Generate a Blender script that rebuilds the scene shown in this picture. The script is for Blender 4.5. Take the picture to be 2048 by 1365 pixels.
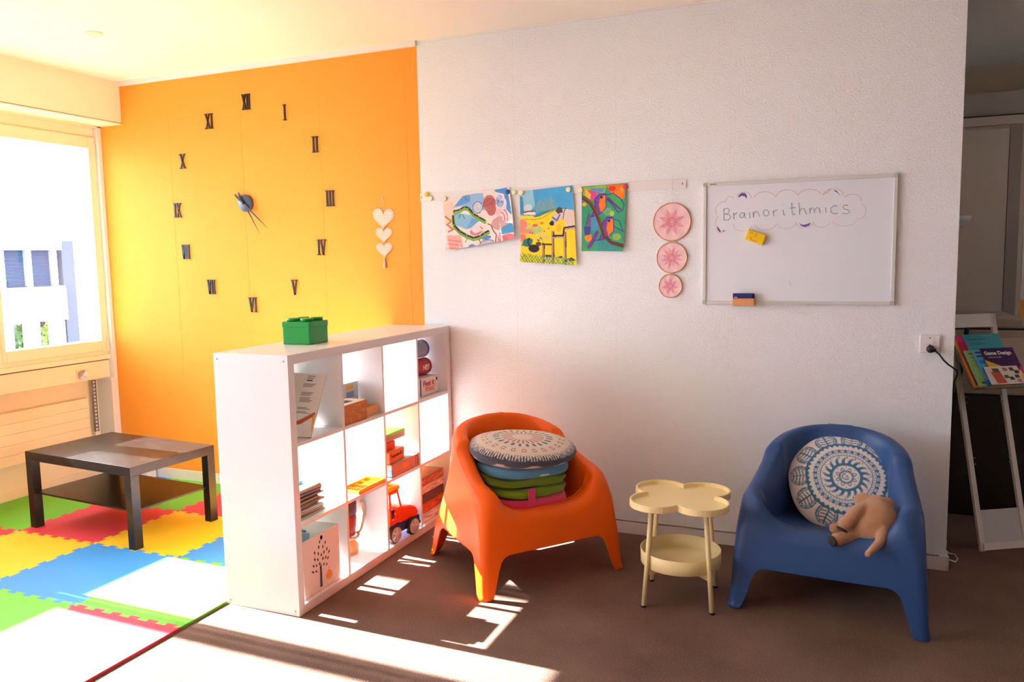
import bpy, bmesh, math, random
import numpy as np
from mathutils import Vector, Matrix, Euler

# ------------------------------------------------------------------ reset
for o in list(bpy.data.objects): bpy.data.objects.remove(o, do_unlink=True)
scene = bpy.context.scene
COL = scene.collection
random.seed(7)
PI = math.pi

# ------------------------------------------------------------------ camera
CAM = Vector((4.7622, -4.1052, 1.4997)); YAW, PITCH, ROLL, FPX = .3936, .1037, -.0183, 1584.93
fw = Vector((-math.sin(YAW)*math.cos(PITCH), math.cos(YAW)*math.cos(PITCH), -math.sin(PITCH)))
rt = Vector((math.cos(YAW), math.sin(YAW), 0)); up = rt.cross(fw)
r2 = math.cos(ROLL)*rt + math.sin(ROLL)*up; u2 = -math.sin(ROLL)*rt + math.cos(ROLL)*up
cd = bpy.data.cameras.new('camera'); cam = bpy.data.objects.new('camera', cd); COL.objects.link(cam)
cam.matrix_world = Matrix(((r2.x, u2.x, -fw.x, CAM.x), (r2.y, u2.y, -fw.y, CAM.y), (r2.z, u2.z, -fw.z, CAM.z), (0, 0, 0, 1)))
cd.sensor_width = 36; cd.lens = FPX*36/2048; cd.clip_start = .05; cd.clip_end = 200
scene.camera = cam

# ------------------------------------------------------------------ world, sun, exposure
w = bpy.data.worlds.new('sky'); scene.world = w; w.use_nodes = True
bg = w.node_tree.nodes['Background']; bg.inputs[0].default_value = (.75, .87, 1.0, 1); bg.inputs[1].default_value = 14
sl = bpy.data.lights.new('sun', 'SUN'); sl.energy = 75; sl.angle = math.radians(.55); sl.color = (1, .965, .91)
sun = bpy.data.objects.new('sun', sl); COL.objects.link(sun); sun.location = (-10, 0, 8)
sun.rotation_euler = Vector((1, -.022, -.588)).to_track_quat('-Z', 'Y').to_euler()
vs = scene.view_settings
vs.view_transform = 'Standard'; vs.look = 'None'; vs.exposure = .28; vs.gamma = 1; vs.use_curve_mapping = False

# ------------------------------------------------------------------ materials
def lin(c):
    return tuple((x/255/12.92 if x/255 <= .04045 else ((x/255+.055)/1.055)**2.4) for x in c)
MATS = {}
def mat(name, rgb, rough=.5, bump=0, scale=200, spec=.5, metal=0, var=0, vscale=5, coat=0, sheen=0, trans=0):
    if name in MATS: return MATS[name]
    m = bpy.data.materials.new(name); m.use_nodes = True; nt = m.node_tree; b = nt.nodes['Principled BSDF']
    c = lin(rgb) + (1,)
    b.inputs['Base Color'].default_value = c; b.inputs['Roughness'].default_value = rough
    b.inputs['Specular IOR Level'].default_value = spec; b.inputs['Metallic'].default_value = metal
    if coat: b.inputs['Coat Weight'].default_value = coat
    if sheen: b.inputs['Sheen Weight'].default_value = sheen
    tc = nt.nodes.new('ShaderNodeTexCoord')
    if bump:
        n = nt.nodes.new('ShaderNodeTexNoise'); n.inputs['Scale'].default_value = scale; n.inputs['Detail'].default_value = 3
        bp = nt.nodes.new('ShaderNodeBump'); bp.inputs['Strength'].default_value = bump; bp.inputs['Distance'].default_value = .01
        nt.links.new(tc.outputs['Object'], n.inputs['Vector']); nt.links.new(n.outputs['Fac'], bp.inputs['Height'])
        nt.links.new(bp.outputs['Normal'], b.inputs['Normal'])
    if var:
        n = nt.nodes.new('ShaderNodeTexNoise'); n.inputs['Scale'].default_value = vscale; n.inputs['Detail'].default_value = 4
        mx = nt.nodes.new('ShaderNodeMix'); mx.data_type = 'RGBA'
        nt.links.new(tc.outputs['Object'], n.inputs['Vector']); nt.links.new(n.outputs['Fac'], mx.inputs[0])
        mx.inputs[6].default_value = tuple(x*(1-var) for x in c[:3]) + (1,)
        mx.inputs[7].default_value = tuple(min(1, x*(1+var)) for x in c[:3]) + (1,)
        nt.links.new(mx.outputs[2], b.inputs['Base Color'])
    MATS[name] = m; return m
def attr_mat(name, rough=.7, bump=0, scale=300, sheen=0):
    """material that takes its printed colours from the mesh's own colour attribute"""
    if name in MATS: return MATS[name]
    m = mat(name, (255, 255, 255), rough, bump, scale, sheen=sheen); nt = m.node_tree
    a = nt.nodes.new('ShaderNodeAttribute'); a.attribute_name = 'ink'
    nt.links.new(a.outputs['Color'], nt.nodes['Principled BSDF'].inputs['Base Color'])
    return m
def glass_mat():
    m = bpy.data.materials.new('window_glass'); m.use_nodes = True; nt = m.node_tree; nt.nodes.clear()
    t = nt.nodes.new('ShaderNodeBsdfTransparent'); g = nt.nodes.new('ShaderNodeBsdfGlossy'); g.inputs['Roughness'].default_value = .02
    f = nt.nodes.new('ShaderNodeFresnel'); f.inputs[0].default_value = 1.35
    mx = nt.nodes.new('ShaderNodeMixShader'); o = nt.nodes.new('ShaderNodeOutputMaterial')
    nt.links.new(f.outputs[0], mx.inputs[0]); nt.links.new(t.outputs[0], mx.inputs[1]); nt.links.new(g.outputs[0], mx.inputs[2]); nt.links.new(mx.outputs[0], o.inputs[0])
    t.inputs[0].default_value = (.97, .98, 1, 1)
    MATS['glass'] = m; return m

M_WALL = mat('white_wall', (236, 238, 240), .8, .42, 120)
M_ORANGE = mat('orange_wall', (252, 160, 48), .75, .2, 170)
M_CEIL = mat('ceiling_white', (250, 242, 226), .85)
M_CREAM = mat('cream_paint', (250, 230, 194), .55)
M_WHITE = mat('white_lacquer', (230, 226, 227), .3)
M_TRIM = mat('trim_white', (236, 233, 230), .5)
M_DARK = mat('dark_gap', (55, 45, 40), .8)
M_STEEL = mat('steel', (150, 152, 155), .35, metal=.9)
M_BLACK = mat('black_plastic', (24, 22, 22), .45)
M_PAPER = mat('paper_white', (245, 243, 238), .8)
M_INK = attr_mat('printed_ink', .75)
M_GLASS = glass_mat()

# ------------------------------------------------------------------ mesh helpers
class MB:
    def __init__(s): s.bm = bmesh.new(); s.mi = 0
    def quad(s, vs):
        f = s.bm.faces.new([s.bm.verts.new(v) for v in vs]); f.material_index = s.mi; return f
    def box(s, x0, x1, y0, y1, z0, z1, rot=None, at=None, bevel=0):
        r = bmesh.ops.create_cube(s.bm, size=1)
        vs = r['verts']
        bmesh.ops.scale(s.bm, vec=(x1-x0, y1-y0, z1-z0), verts=vs)
        bmesh.ops.translate(s.bm, vec=((x0+x1)/2, (y0+y1)/2, (z0+z1)/2), verts=vs)
        fs = set(f for v in vs for f in v.link_faces)
        if bevel:
            es = list(set(e for f in fs for e in f.edges))
            rb = bmesh.ops.bevel(s.bm, geom=es, offset=bevel, segments=2, affect='EDGES', profile=.6)
            fs = set(rb['faces']) | set(f for f in fs if f.is_valid)
            vs = list(set(v for f in fs for v in f.verts))
        for f in fs: f.material_index = s.mi
        if rot is not None:
            bmesh.ops.rotate(s.bm, verts=vs, cent=at or (0, 0, 0), matrix=rot)
        return s
    def tube(s, pts, r, n=8, caps=True, closed=False):
        pts = [Vector(p) for p in pts]; k = len(pts); rs = r if hasattr(r, '__len__') else [r]*k
        rings = []; ref = None
        for i, p in enumerate(pts):
            a = pts[(i-1) % k] if (i or closed) else p; b = pts[(i+1) % k] if (i < k-1 or closed) else p
            t = (b-a).normalized()
            if ref is None: ref = Vector((0, 0, 1)) if abs(t.z) < .9 else Vector((1, 0, 0))
            u = (ref - t*ref.dot(t)).normalized(); v = t.cross(u); ref = u
            rings.append([s.bm.verts.new(p + u*rs[i]*math.cos(2*PI*j/n) + v*rs[i]*math.sin(2*PI*j/n)) for j in range(n)])
        for i in range(k if closed else k-1):
            A, B = rings[i], rings[(i+1) % k]
            for j in range(n):
                f = s.bm.faces.new((A[j], A[(j+1) % n], B[(j+1) % n], B[j])); f.smooth = True; f.material_index = s.mi
        if caps and not closed:
            for rg in (rings[0][::-1], rings[-1]):
                f = s.bm.faces.new(rg); f.material_index = s.mi
        return s
    def lathe(s, prof, n=32, c=(0, 0, 0), axis='Z', smooth=True):
        rings = []
        for (r, h) in prof:
            ring = []
            for j in range(n):
                a = 2*PI*j/n; x, y, z = r*math.cos(a), r*math.sin(a), h
                p = (x, y, z) if axis == 'Z' else ((z, x, y) if axis == 'X' else (x, z, y))
                ring.append(s.bm.verts.new(Vector(p)+Vector(c)))
            rings.append(ring)
        for A, B in zip(rings, rings[1:]):
            for j in range(n):
                f = s.bm.faces.new((A[j], A[(j+1) % n], B[(j+1) % n], B[j])); f.smooth = smooth; f.material_index = s.mi
        for rg, pr in ((rings[0], prof[0]), (rings[-1], prof[-1])):
            if pr[0] > 1e-5:
                f = s.bm.faces.new(rg); f.material_index = s.mi
        return s
    def prism(s, poly, h, frame=None):
        """poly 2D extruded by h; frame maps (a,b,c)->xyz (default XY up Z)"""
        F = frame or (lambda a, b, c: (a, b, c))
        lo = [s.bm.verts.new(F(a, b, 0)) for a, b in poly]; hi = [s.bm.verts.new(F(a, b, h)) for a, b in poly]
        n = len(poly)
        fs = [s.bm.faces.new(lo[::-1]), s.bm.faces.new(hi)]
        for i in range(n): fs.append(s.bm.faces.new((lo[i], lo[(i+1) % n], hi[(i+1) % n], hi[i])))
        for f in fs: f.material_index = s.mi
        return s
    def ball(s, c, r, n=16, m=10, sc=(1, 1, 1), rot=None):
        r_ = bmesh.ops.create_uvsphere(s.bm, u_segments=n, v_segments=m, radius=r); vs = r_['verts']
        bmesh.ops.scale(s.bm, vec=sc, verts=vs)
        if rot is not None: bmesh.ops.rotate(s.bm, verts=vs, cent=(0, 0, 0), matrix=rot)
        bmesh.ops.translate(s.bm, vec=c, verts=vs)
        for f in set(f for v in vs for f in v.link_faces): f.smooth = True; f.material_index = s.mi
        return s
    def build(s, name, mats, parent=None, loc=(0, 0, 0), rot=(0, 0, 0), normals=True):
        if normals: bmesh.ops.recalc_face_normals(s.bm, faces=s.bm.faces)
        me = bpy.data.meshes.new(name); s.bm.to_mesh(me); s.bm.free()
        for m in (mats if isinstance(mats, (list, tuple)) else [mats]): me.materials.append(m)
        o = bpy.data.objects.new(name, me); COL.objects.link(o); o.location = loc; o.rotation_euler = rot
        if parent: o.parent = parent
        return o
def tag(o, label=None, cat=None, group=None, kind=None):
    if label: o['label'] = label
    if cat: o['category'] = cat
    if group: o['group'] = group
    if kind: o['kind'] = kind
    return o
def thing(name, label, cat, loc=(0, 0, 0), rz=0, group=None):
    o = bpy.data.objects.new(name, None); COL.objects.link(o); o.location = loc; o.rotation_euler = (0, 0, rz); o.empty_display_size = .05
    return tag(o, label, cat, group)
def struct(name, mb, mats, parent=None, label=None):
    o = mb.build(name, mats, parent)
    if not parent: o['kind'] = 'structure'
    if label: o['label'] = label
    return o
def bx(name, m, parent, x0, x1, y0, y1, z0, z1, bevel=0, loc=(0, 0, 0), rot=(0, 0, 0)):
    return MB().box(x0, x1, y0, y1, z0, z1, bevel=bevel).build(name, m, parent, loc, rot)
def copy_tree(o, parent=None):
    c = o.copy(); COL.objects.link(c); c.parent = parent
    for ch in list(o.children): copy_tree(ch, c)
    return c
def grid_obj(name, nu, nv, pos, col, m, parent=None, loc=(0, 0, 0), rot=(0, 0, 0), closed_u=False, thick=0):
    """mesh sheet from pos(i,j)->xyz with a colour attribute 'ink' from col(i,j)->linear rgb"""
    vs = [pos(i, j) for j in range(nv) for i in range(nu)]
    fs = []
    for j in range(nv-1):
        for i in range(nu if closed_u else nu-1):
            i2 = (i+1) % nu; fs.append((j*nu+i, j*nu+i2, (j+1)*nu+i2, (j+1)*nu+i))
    me = bpy.data.meshes.new(name); me.from_pydata(vs, [], fs); me.materials.append(m)
    at = me.attributes.new('ink', 'FLOAT_COLOR', 'POINT')
    cs = np.ones((nv*nu, 4), dtype=np.float32)
    cs[:, :3] = np.array([col(i, j) for j in range(nv) for i in range(nu)], dtype=np.float32)
    at.data.foreach_set('color', cs.ravel())
    me.polygons.foreach_set('use_smooth', [True]*len(me.polygons))
    o = bpy.data.objects.new(name, me); COL.objects.link(o); o.location = loc; o.rotation_euler = rot
    if parent: o.parent = parent
    if thick:
        md = o.modifiers.new('thickness', 'SOLIDIFY'); md.thickness = thick; md.offset = 0
    return o
class Canvas:
    """tiny painter for flat prints; coordinates 0..1, v down"""
    def __init__(s, W, H, bgc):
        s.W, s.H = W, H; s.a = np.empty((H, W, 3), np.float32); s.a[:] = lin(bgc)
        s.X, s.Y = np.meshgrid((np.arange(W)+.0)/(W-1), (np.arange(H)+.0)/(H-1))
    def _put(s, mk, c, al=1):
        c = np.array(lin(c), np.float32); s.a[mk] = s.a[mk]*(1-al) + c*al
    def poly(s, pts, c, al=1):
        mk = np.zeros((s.H, s.W), bool); n = len(pts)
        for i in range(n):
            x1, y1 = pts[i]; x2, y2 = pts[(i+1) % n]
            if y1 == y2: continue
            cnd = ((s.Y >= min(y1, y2)) & (s.Y < max(y1, y2)))
            mk ^= cnd & (s.X < x1+(s.Y-y1)*(x2-x1)/(y2-y1))
        s._put(mk, c, al); return s
    def ell(s, cx, cy, rx, ry, c, ang=0, al=1):
        ca, sa = math.cos(ang), math.sin(ang); dx, dy = s.X-cx, (s.Y-cy)
        s._put(((dx*ca+dy*sa)/rx)**2+((-dx*sa+dy*ca)/ry)**2 < 1, c, al); return s
    def line(s, pts, c, wd=.01, al=1):
        asp = s.H/s.W
        mk = np.zeros((s.H, s.W), bool)
        for (x1, y1), (x2, y2) in zip(pts, pts[1:]):
            dx, dy = x2-x1, (y2-y1)*asp; L = dx*dx+dy*dy+1e-12
            t = np.clip(((s.X-x1)*dx+(s.Y-y1)*asp*dy)/L, 0, 1)
            mk |= (s.X-x1-t*dx)**2+((s.Y-y1)*asp-t*dy)**2 < wd*wd
        s._put(mk, c, al); return s
    def arc(s, cx, cy, rx, ry, a0, a1, c, wd=.01, n=18):
        return s.line([(cx+rx*math.cos(a0+(a1-a0)*k/n), cy+ry*math.sin(a0+(a1-a0)*k/n)) for k in range(n+1)], c, wd)
    def noise(s, amt, seed=0):
        rs = np.random.RandomState(seed); n = np.zeros((s.H, s.W))
        for k, wg in ((6, .5), (14, .3), (40, .2)):
            g = rs.rand(k+2, k+2); yy, xx = s.Y*k, s.X*k; iy, ix = yy.astype(int), xx.astype(int); fy, fx = yy-iy, xx-ix
            n += wg*(g[iy, ix]*(1-fx)*(1-fy)+g[iy, ix+1]*fx*(1-fy)+g[iy+1, ix]*(1-fx)*fy+g[iy+1, ix+1]*fx*fy)
        s.a = np.clip(s.a*(1+amt*(n[..., None]*2-1)), 0, 1).astype(np.float32); return s
    def obj(s, name, pos, parent=None, m=None, **k):
        """pos(u,v)->xyz"""
        return grid_obj(name, s.W, s.H, lambda i, j: pos(i/(s.W-1), j/(s.H-1)), lambda i, j: s.a[j, i], m or M_INK, parent, **k)
def text_obj(name, txt, size, m, parent=None, loc=(0, 0, 0), rot=(0, 0, 0), bold=0, ext=.0004, align='CENTER', sx=1):
    cu = bpy.data.curves.new(name, 'FONT'); cu.body = txt; cu.size = size; cu.extrude = ext; cu.align_x = align; cu.align_y = 'CENTER'; cu.offset = bold; cu.resolution_u = 3
    t = bpy.data.objects.new('tmp', cu); COL.objects.link(t)
    me = bpy.data.meshes.new_from_object(t.evaluated_get(bpy.context.evaluated_depsgraph_get())); bpy.data.objects.remove(t); me.name = name
    me.materials.clear(); me.materials.append(m)
    o = bpy.data.objects.new(name, me); COL.objects.link(o); o.location = loc; o.rotation_euler = rot; o.scale = (sx, 1, 1)
    if parent: o.parent = parent
    return o
def smooth(a, b, x):
    t = min(1, max(0, (x-a)/(b-a))); return t*t*(3-2*t)


# ================================================================== THE ROOM
H = 2.74; XR = 5.25; YF = -6.8; XE = 8.6; YC = 2.25
def carpet_mat():
    m = mat('brown_carpet', (92, 66, 55), .95, 1.0, 300, spec=.1)
    nt = m.node_tree; b = nt.nodes['Principled BSDF']; tc = nt.nodes.new('ShaderNodeTexCoord')
    n = nt.nodes.new('ShaderNodeTexNoise'); n.inputs['Scale'].default_value = 210; n.inputs['Detail'].default_value = 5; n.inputs['Roughness'].default_value = .8
    n2 = nt.nodes.new('ShaderNodeTexNoise'); n2.inputs['Scale'].default_value = 2.5; n2.inputs['Detail'].default_value = 3
    ad = nt.nodes.new('ShaderNodeMath'); ad.operation = 'MULTIPLY_ADD'; ad.inputs[1].default_value = .3; ad.use_clamp = True
    r = nt.nodes.new('ShaderNodeValToRGB'); r.color_ramp.elements[0].position = .42; r.color_ramp.elements[1].position = .80
    r.color_ramp.elements[0].color = lin((80, 56, 46))+(1,); r.color_ramp.elements[1].color = lin((166, 134, 118))+(1,)
    nt.links.new(tc.outputs['Object'], n.inputs['Vector']); nt.links.new(tc.outputs['Object'], n2.inputs['Vector'])
    nt.links.new(n2.outputs['Fac'], ad.inputs[0]); nt.links.new(n.outputs['Fac'], ad.inputs[2])
    nt.links.new(ad.outputs[0], r.inputs[0]); nt.links.new(r.outputs[0], b.inputs['Base Color'])
    return m
struct('floor', MB().box(-.35, XE, YF, YC, -.1, 0), carpet_mat(), label='brown short-pile carpet floor')
struct('ceiling', MB().box(-.35, XE, YF, YC, H, H+.1), M_CEIL, label='smooth white ceiling')
mb = MB().box(2.503, XR, 0, .12, 0, H); mb.mi = 1; mb.box(-.03, 2.503, 0, .12, 0, H); mb.mi = 2; mb.box(-.35, -.03, 0, .12, 0, H)
wb_ = struct('wall_back', mb, [M_WALL, M_ORANGE, M_TRIM], label='back wall, orange left of the shelf and white textured beyond')
for x in (.62, 1.22, 1.82, 2.42, 3.09, 3.66, 4.24, 4.82):                # wallpaper seams
    s_ = MB().box(x-.0012, x+.0012, -.0008, .0005, .07, H).build('wallpaper_seam', M_WALL if x > 2.5 else M_ORANGE, wb_)
M_FAR = mat('far_wall', (205, 194, 184), .8, .1, 120)
struct('wall_front', MB().box(-.35, XE, YF-.1, YF, 0, H), M_FAR)
wr = MB(); wr.box(XE, XE+.1, YF, .85, 0, H); wr.box(XE, XE+.1, 1.25, YC, 0, H); wr.box(XE, XE+.1, .85, 1.25, 0, 1.2); wr.box(XE, XE+.1, .85, 1.25, 2.1, H)
struct('wall_right', wr, M_FAR)
w9 = bpy.data.objects.new('window_9', None); COL.objects.link(w9); w9['kind'] = 'structure'; w9.location = (XE+.05, 1.05, 1.2)  # added window in the unseen right wall, brings sky light into the corridor
fq = MB()
for yy in (-.18, .18): fq.box(-.03, .03, yy-.02, yy+.02, 0, .9)
fq.box(-.03, .03, -.2, .2, 0, .05); fq.box(-.03, .03, -.2, .2, .85, .9); fq.build('window_frame', M_CREAM, w9); MB().box(-.003, .003, -.18, .18, .03, .87).build('pane', M_GLASS, w9)
M_GREY = mat('grey_wall', (224, 204, 182), .8, .1, 120)
struct('wall_corridor', MB().box(4.4, XE, YC, YC+.1, 0, H), M_GREY, label='grey end wall of the corridor')
struct('wall_corridor_side', MB().box(4.4, 4.5, .12, YC, 0, H), M_GREY)
bb = MB(); bb.box(2.68, XR+.012, -.014, 0, 0, .068, bevel=.003)
struct('baseboard_back', bb, M_TRIM, label='white skirting board along the back wall')
struct('baseboard_orange', MB().box(0, 2.275, -.014, 0, .0, .08, bevel=.003), M_TRIM)
struct('baseboard_end', MB().box(XR, XR+.012, -.014, .12, 0, .068, bevel=.003), M_TRIM)
tr = MB(); tr.box(0, 2.503, -.018, 0, H-.03, H); tr.box(2.503, XR, -.004, 0, H-.012, H)
struct('trim_1', tr, M_TRIM, label='thin white ceiling cornice')
# roller shutter box
sb = MB(); sb.box(0, .2, YF, 0, 2.458, H); sb.mi = 1; sb.box(.1995, .2015, YF, -.001, 2.466, 2.4685)
struct('trim_2', sb, [M_CREAM, M_DARK], label='cream roller shutter box above the windows')
# window wall
WPN = .835*7
wl = MB(); wl.box(-.35, -.146, YF, 0, -.1, .70); wl.box(-.35, -.12, YF, 0, .70, .86); wl.box(-.35, 0, YF, 0, 2.45, H); wl.box(-.35, -.045, YF, -WPN, .86, 2.45)
struct('wall_left', wl, M_CREAM, label='cream window wall')
ap = MB(); ap.box(-.12, -.045, YF, -.001, .712, .836, bevel=.003); ap.box(-.12, -.03, YF, -.001, .843, .878, bevel=.004)
struct('trim_3', ap, M_CREAM, label='cream sill apron under the windows')
gl = MB(); gl.box(-.12, -.05, YF, -.001, .836, .843)
struct('trim_4', gl, M_DARK, label='dark joint under the window sill')
cc = MB(); cc.box(-.146, -.002, -.055, -.0005, 0, .712); cc.box(-.06, 0, -.028, -.0005, .712, 2.458)
struct('trim_5', cc, M_TRIM, label='pale vertical corner post between window and orange wall')
pl = MB(); pl.box(-.146, -.13, YF, -.055, 0, .06, bevel=.002)
struct('baseboard_left', pl, M_CREAM)
# windows
WP = .835; NW = 7
win = bpy.data.objects.new('window_1', None); COL.objects.link(win); win['kind'] = 'structure'; win['label'] = 'wide cream framed window'
f = MB()
f.box(-.12, -.045, -.0275, 0, .878, 2.42); f.box(-.12, -.045, -WP, -WP+.0275, .878, 2.42)
f.box(-.12, -.045, -WP+.0275, -.0275, .878, .905); f.box(-.12, -.045, -WP+.0275, -.0275, 2.385, 2.42); f.box(-.12, -.045, -WP, 0, 2.42, 2.46)
f.build('window_frame', M_CREAM, win)
s = MB(); y0, y1 = -WP+.03, -.03
s.box(-.105, -.03, y1-.055, y1, .907, 2.383, bevel=.004); s.box(-.105, -.03, y0, y0+.025, .907, 2.383, bevel=.004)
s.box(-.105, -.03, y0+.025, y1-.055, .907, .980, bevel=.004); s.box(-.105, -.03, y0+.025, y1-.055, 2.305, 2.383, bevel=.004)
s.build('sash', M_CREAM, win)
g = MB(); g.box(-.094, -.09, y0+.02, y1-.05, .975, 2.31); g.build('pane', M_GLASS, win)
g = MB()
for q in ((-.085, -.083),): g.box(-.092, -.089, y1-.062, y1-.059, .98, 2.305); g.box(-.092, -.089, y1-.072, y1-.0705, .98, 2.305); g.box(-.092, -.089, y0+.025, y1-.055, 2.300, 2.3025)
g.build('glazing_gasket', mat('gasket_grey', (88, 92, 120), .6), win)
h = MB()
for z in (.955, 2.30): h.box(-.03, -.022, y1-.016, y1-.004, z-.05, z+.05, bevel=.002)
h.build('hinge', M_CREAM, win)
for k in range(1, NW):
    c = copy_tree(win); c.name = 'window_%d' % (k+1); c.location = (0, -WP*k, 0)
# radiator under the window, slotted rail and thermostat
rad = thing('radiator', 'cream flat panel radiator under the window with horizontal grooves', 'radiator', (-.11, -1.6, .24))
for k, (za, zb) in enumerate(((0, .066), (.0668, .132), (.1328, .2), (.2008, .27), (.2708, .34))):
    bx('panel', M_CREAM, rad, -.025, .012, -1.45, 1.425, za, zb, .003)
bx('mounting', M_CREAM, rad, -.03, -.026, -1.3, 1.3, .02, .3)
sr = thing('slotted_rail', 'grey slotted metal rail standing right of the radiator', 'rail', (-.10, -.118, .30))
bx('rail_back', M_STEEL, sr, -.012, -.008, -.014, .014, .03, .40); bx('rail_foot', M_TRIM, sr, -.012, -.006, -.010, .012, -.05, .03)
for sgn in (-1, 1): bx('rail_flange', M_STEEL, sr, -.010, .004, sgn*.013-.0015, sgn*.013+.0015, .03, .40)
for k in range(14): bx('rung', M_TRIM, sr, -.009, -.003, -.011, .011, .04+k*.026, .052+k*.026)
tv = thing('thermostat_valve', 'pale ribbed thermostat knob on the sill apron', 'thermostat', (-.045, -.245, .772))
k = MB(); k.lathe([(.022, 0), (.022, .012), (.026, .02), (.027, .06), (.022, .066)], 20, axis='X'); k.build('knob', M_TRIM, tv, (0, .012, 0), (0, .5, -.7))
k = MB(); k.box(0, .008, -.05, .04, -.035, .022, bevel=.002); k.build('cover_plate', M_CREAM, tv)
for i in range(6): bx('rib', mat('grey_beige', (190, 178, 168), .5), tv, .02, .05, -.05+i*.006, -.047+i*.006, -.018+i*.006, .006+i*.003)
t = thing('wall_box', 'small white box on the floor against the orange wall behind the table', 'box', (.24, -.06, .012))
bx('housing', M_TRIM, t, -.09, .09, -.04, .04, 0, .11, .004); MB().tube([(.03, -.041, .09), (.06, -.05, .07), (.05, -.055, .03), (.0, -.05, .012)], .003, 6).build('wire', M_CREAM, t)
# small ceiling disc
cdk = MB(); cdk.lathe([(.045, 0), (.045, -.006), (.03, -.012), (0, -.013)], 28)
tag(cdk.build('ceiling_detector', M_CREAM, None, (1.045, -.899, H)), 'small round cream cover on the ceiling', 'detector')
# cable clipped along the skirting
cb = thing('baseboard_cable', 'thin grey cable clipped along the top of the skirting board', 'cable', (0, -.012, .07))
pts = [(x, -.003+.002*math.sin(x*9), .002+.0015*math.sin(x*13)) for x in np.arange(2.7, 5.24, .06)]
MB().tube(pts, .0028, 6).build('wire', mat('cable_grey', (120, 112, 108), .6), cb)
for x in (2.95, 3.4, 3.85, 4.142, 4.7, 5.1): bx('clip', M_TRIM, cb, x-.006, x+.006, -.008, .004, -.004, .008, .001)
cb = thing('floor_wire', 'white loop of wire on the carpet at the wall end', 'cable', (5.27, .1, 0))
MB().tube([(-.012, -.11, .055), (.0, -.10, .05), (.03, -.03, .02), (.05, .06, .006), (.045, .12, .004), (.02, .13, .004), (-.0, .1, .03), (-.005, .03, .10)], .003, 6).build('wire', M_TRIM, cb)

# ------------------------------------------------------------------ outside
M_FAC = mat('facade_white', (240, 240, 240), .8); M_FGREY = mat('facade_grey', (72, 76, 90), .8, spec=.1, var=.06, vscale=1)
M_OGL = mat('office_glass', (42, 66, 100), .6, spec=.05, var=.25, vscale=1.2)
struct('ground_outside', MB().box(-60, -.6, -40, 60, -3.7, -3.5), mat('paving', (96, 94, 92), .9, var=.1, vscale=.5), label='pale paving outside the windows')
ob = thing('office_building', 'white office block seen through the window with banded windows', 'building', (-16, 8, -3.5))
def OB(name, m, y0, y1, z0, z1, x0=-4, x1=0, parent=None): return bx(name, m, parent or ob, x0, x1, y0-8, y1-8, z0+3.5, z1+3.5)
OB('core', M_FAC, -10, 12.0, -3.5, 2.2, -8, -.9)
OB('spandrel', M_FAC, -10, 12.2, -.02, .88, -.9, .05); OB('parapet', M_FAC, -10, 12.1, 1.98, 2.55, -.9, .12); OB('roof_edge', mat('facade_edge', (96, 100, 108), .8, spec=.1), -10, 12.25, 2.55, 2.64, -.9, .2)
OB('plinth', M_FAC, -10, 12.0, -3.5, -.86, -.9, 0)
OB('ledge', MATS['facade_edge'], -10, 12.15, .88, .96, -.3, .1)
for k in range(10):
    y = 12.05-k*.78
    fr = OB('window', M_FAC, y-.10, y, .96, 1.98, -.3, -.05)
    OB('pane', M_OGL, y-.78, y-.10, .96, 1.98, -.28, -.25)
    sl_ = MB()
    for j in range(26): sl_.box(-.2, -.14, y-.78-8, y-.10-8, .98+j*.039+3.5, .988+j*.039+3.5)
    sl_.build('blind', mat('blind_grey', (104, 114, 130), .8, spec=.1), ob)
    OB('lower_pier', M_FAC, y-.25, y+.08, -.86, -.02, -.3, -.02)
OB('pier', M_FGREY, 12.25, 13.0, -3.5, 2.25, -2, -.1)
OB('annex', mat('facade_blue', (56, 60, 66), .8, spec=.1), 13.05, 22, -3.5, 2.15, -3, -.6)
MB().tube([(-.05, 5.05, 0), (-.05, 5.05, 5.3)], .05, 8).build('drainpipe', mat('pipe_green', (34, 36, 34), .6), ob)
def leafy(name, label, cat, c, r, n, col, seed, group=None):
    rs = random.Random(seed); b = MB()
    for i in range(n):
        a, e, q = rs.uniform(0, 2*PI), rs.uniform(-1, 1), rs.random()**.4
        p = Vector((c[0]+r[0]*q*math.cos(a)*math.sqrt(1-e*e), c[1]+r[1]*q*math.sin(a)*math.sqrt(1-e*e), c[2]+r[2]*q*e))
        d = Vector((rs.uniform(-1, 1), rs.uniform(-1, 1), rs.uniform(-1, 1))).normalized()*.09; e2 = d.orthogonal().normalized()*.05
        b.quad([p-d, p+e2, p+d, p-e2])
    t = thing(name, label, cat, (c[0], c[1], -3.5), 0, group)
    f_ = b.build('foliage', mat('leaf_'+name+str(seed), col, .6, var=.35, vscale=3), t, normals=False); f_.location = (-c[0], -c[1], 3.5); f_['kind'] = 'stuff'
    MB().tube([(0, 0, 0), (0, 0, c[2]+3.5)], .05, 6).build('stem', mat('bark', (95, 75, 60), .9), t)
for k in range(3):  # leaf clusters added to imitate tree reflections in the lower office windows
    leafy('shrub', ['green shrub behind the leftmost lower office window', 'green shrub behind the middle lower office window', 'light green shrub behind the right lower office window'][k], 'shrub',
          (-16.6, 10.6+k*.72, -.9), (.25, .32, .9), 420, [(130, 170, 105), (115, 158, 100), (170, 198, 110)][k], 40+k, 'shrubs at the office block')

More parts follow.
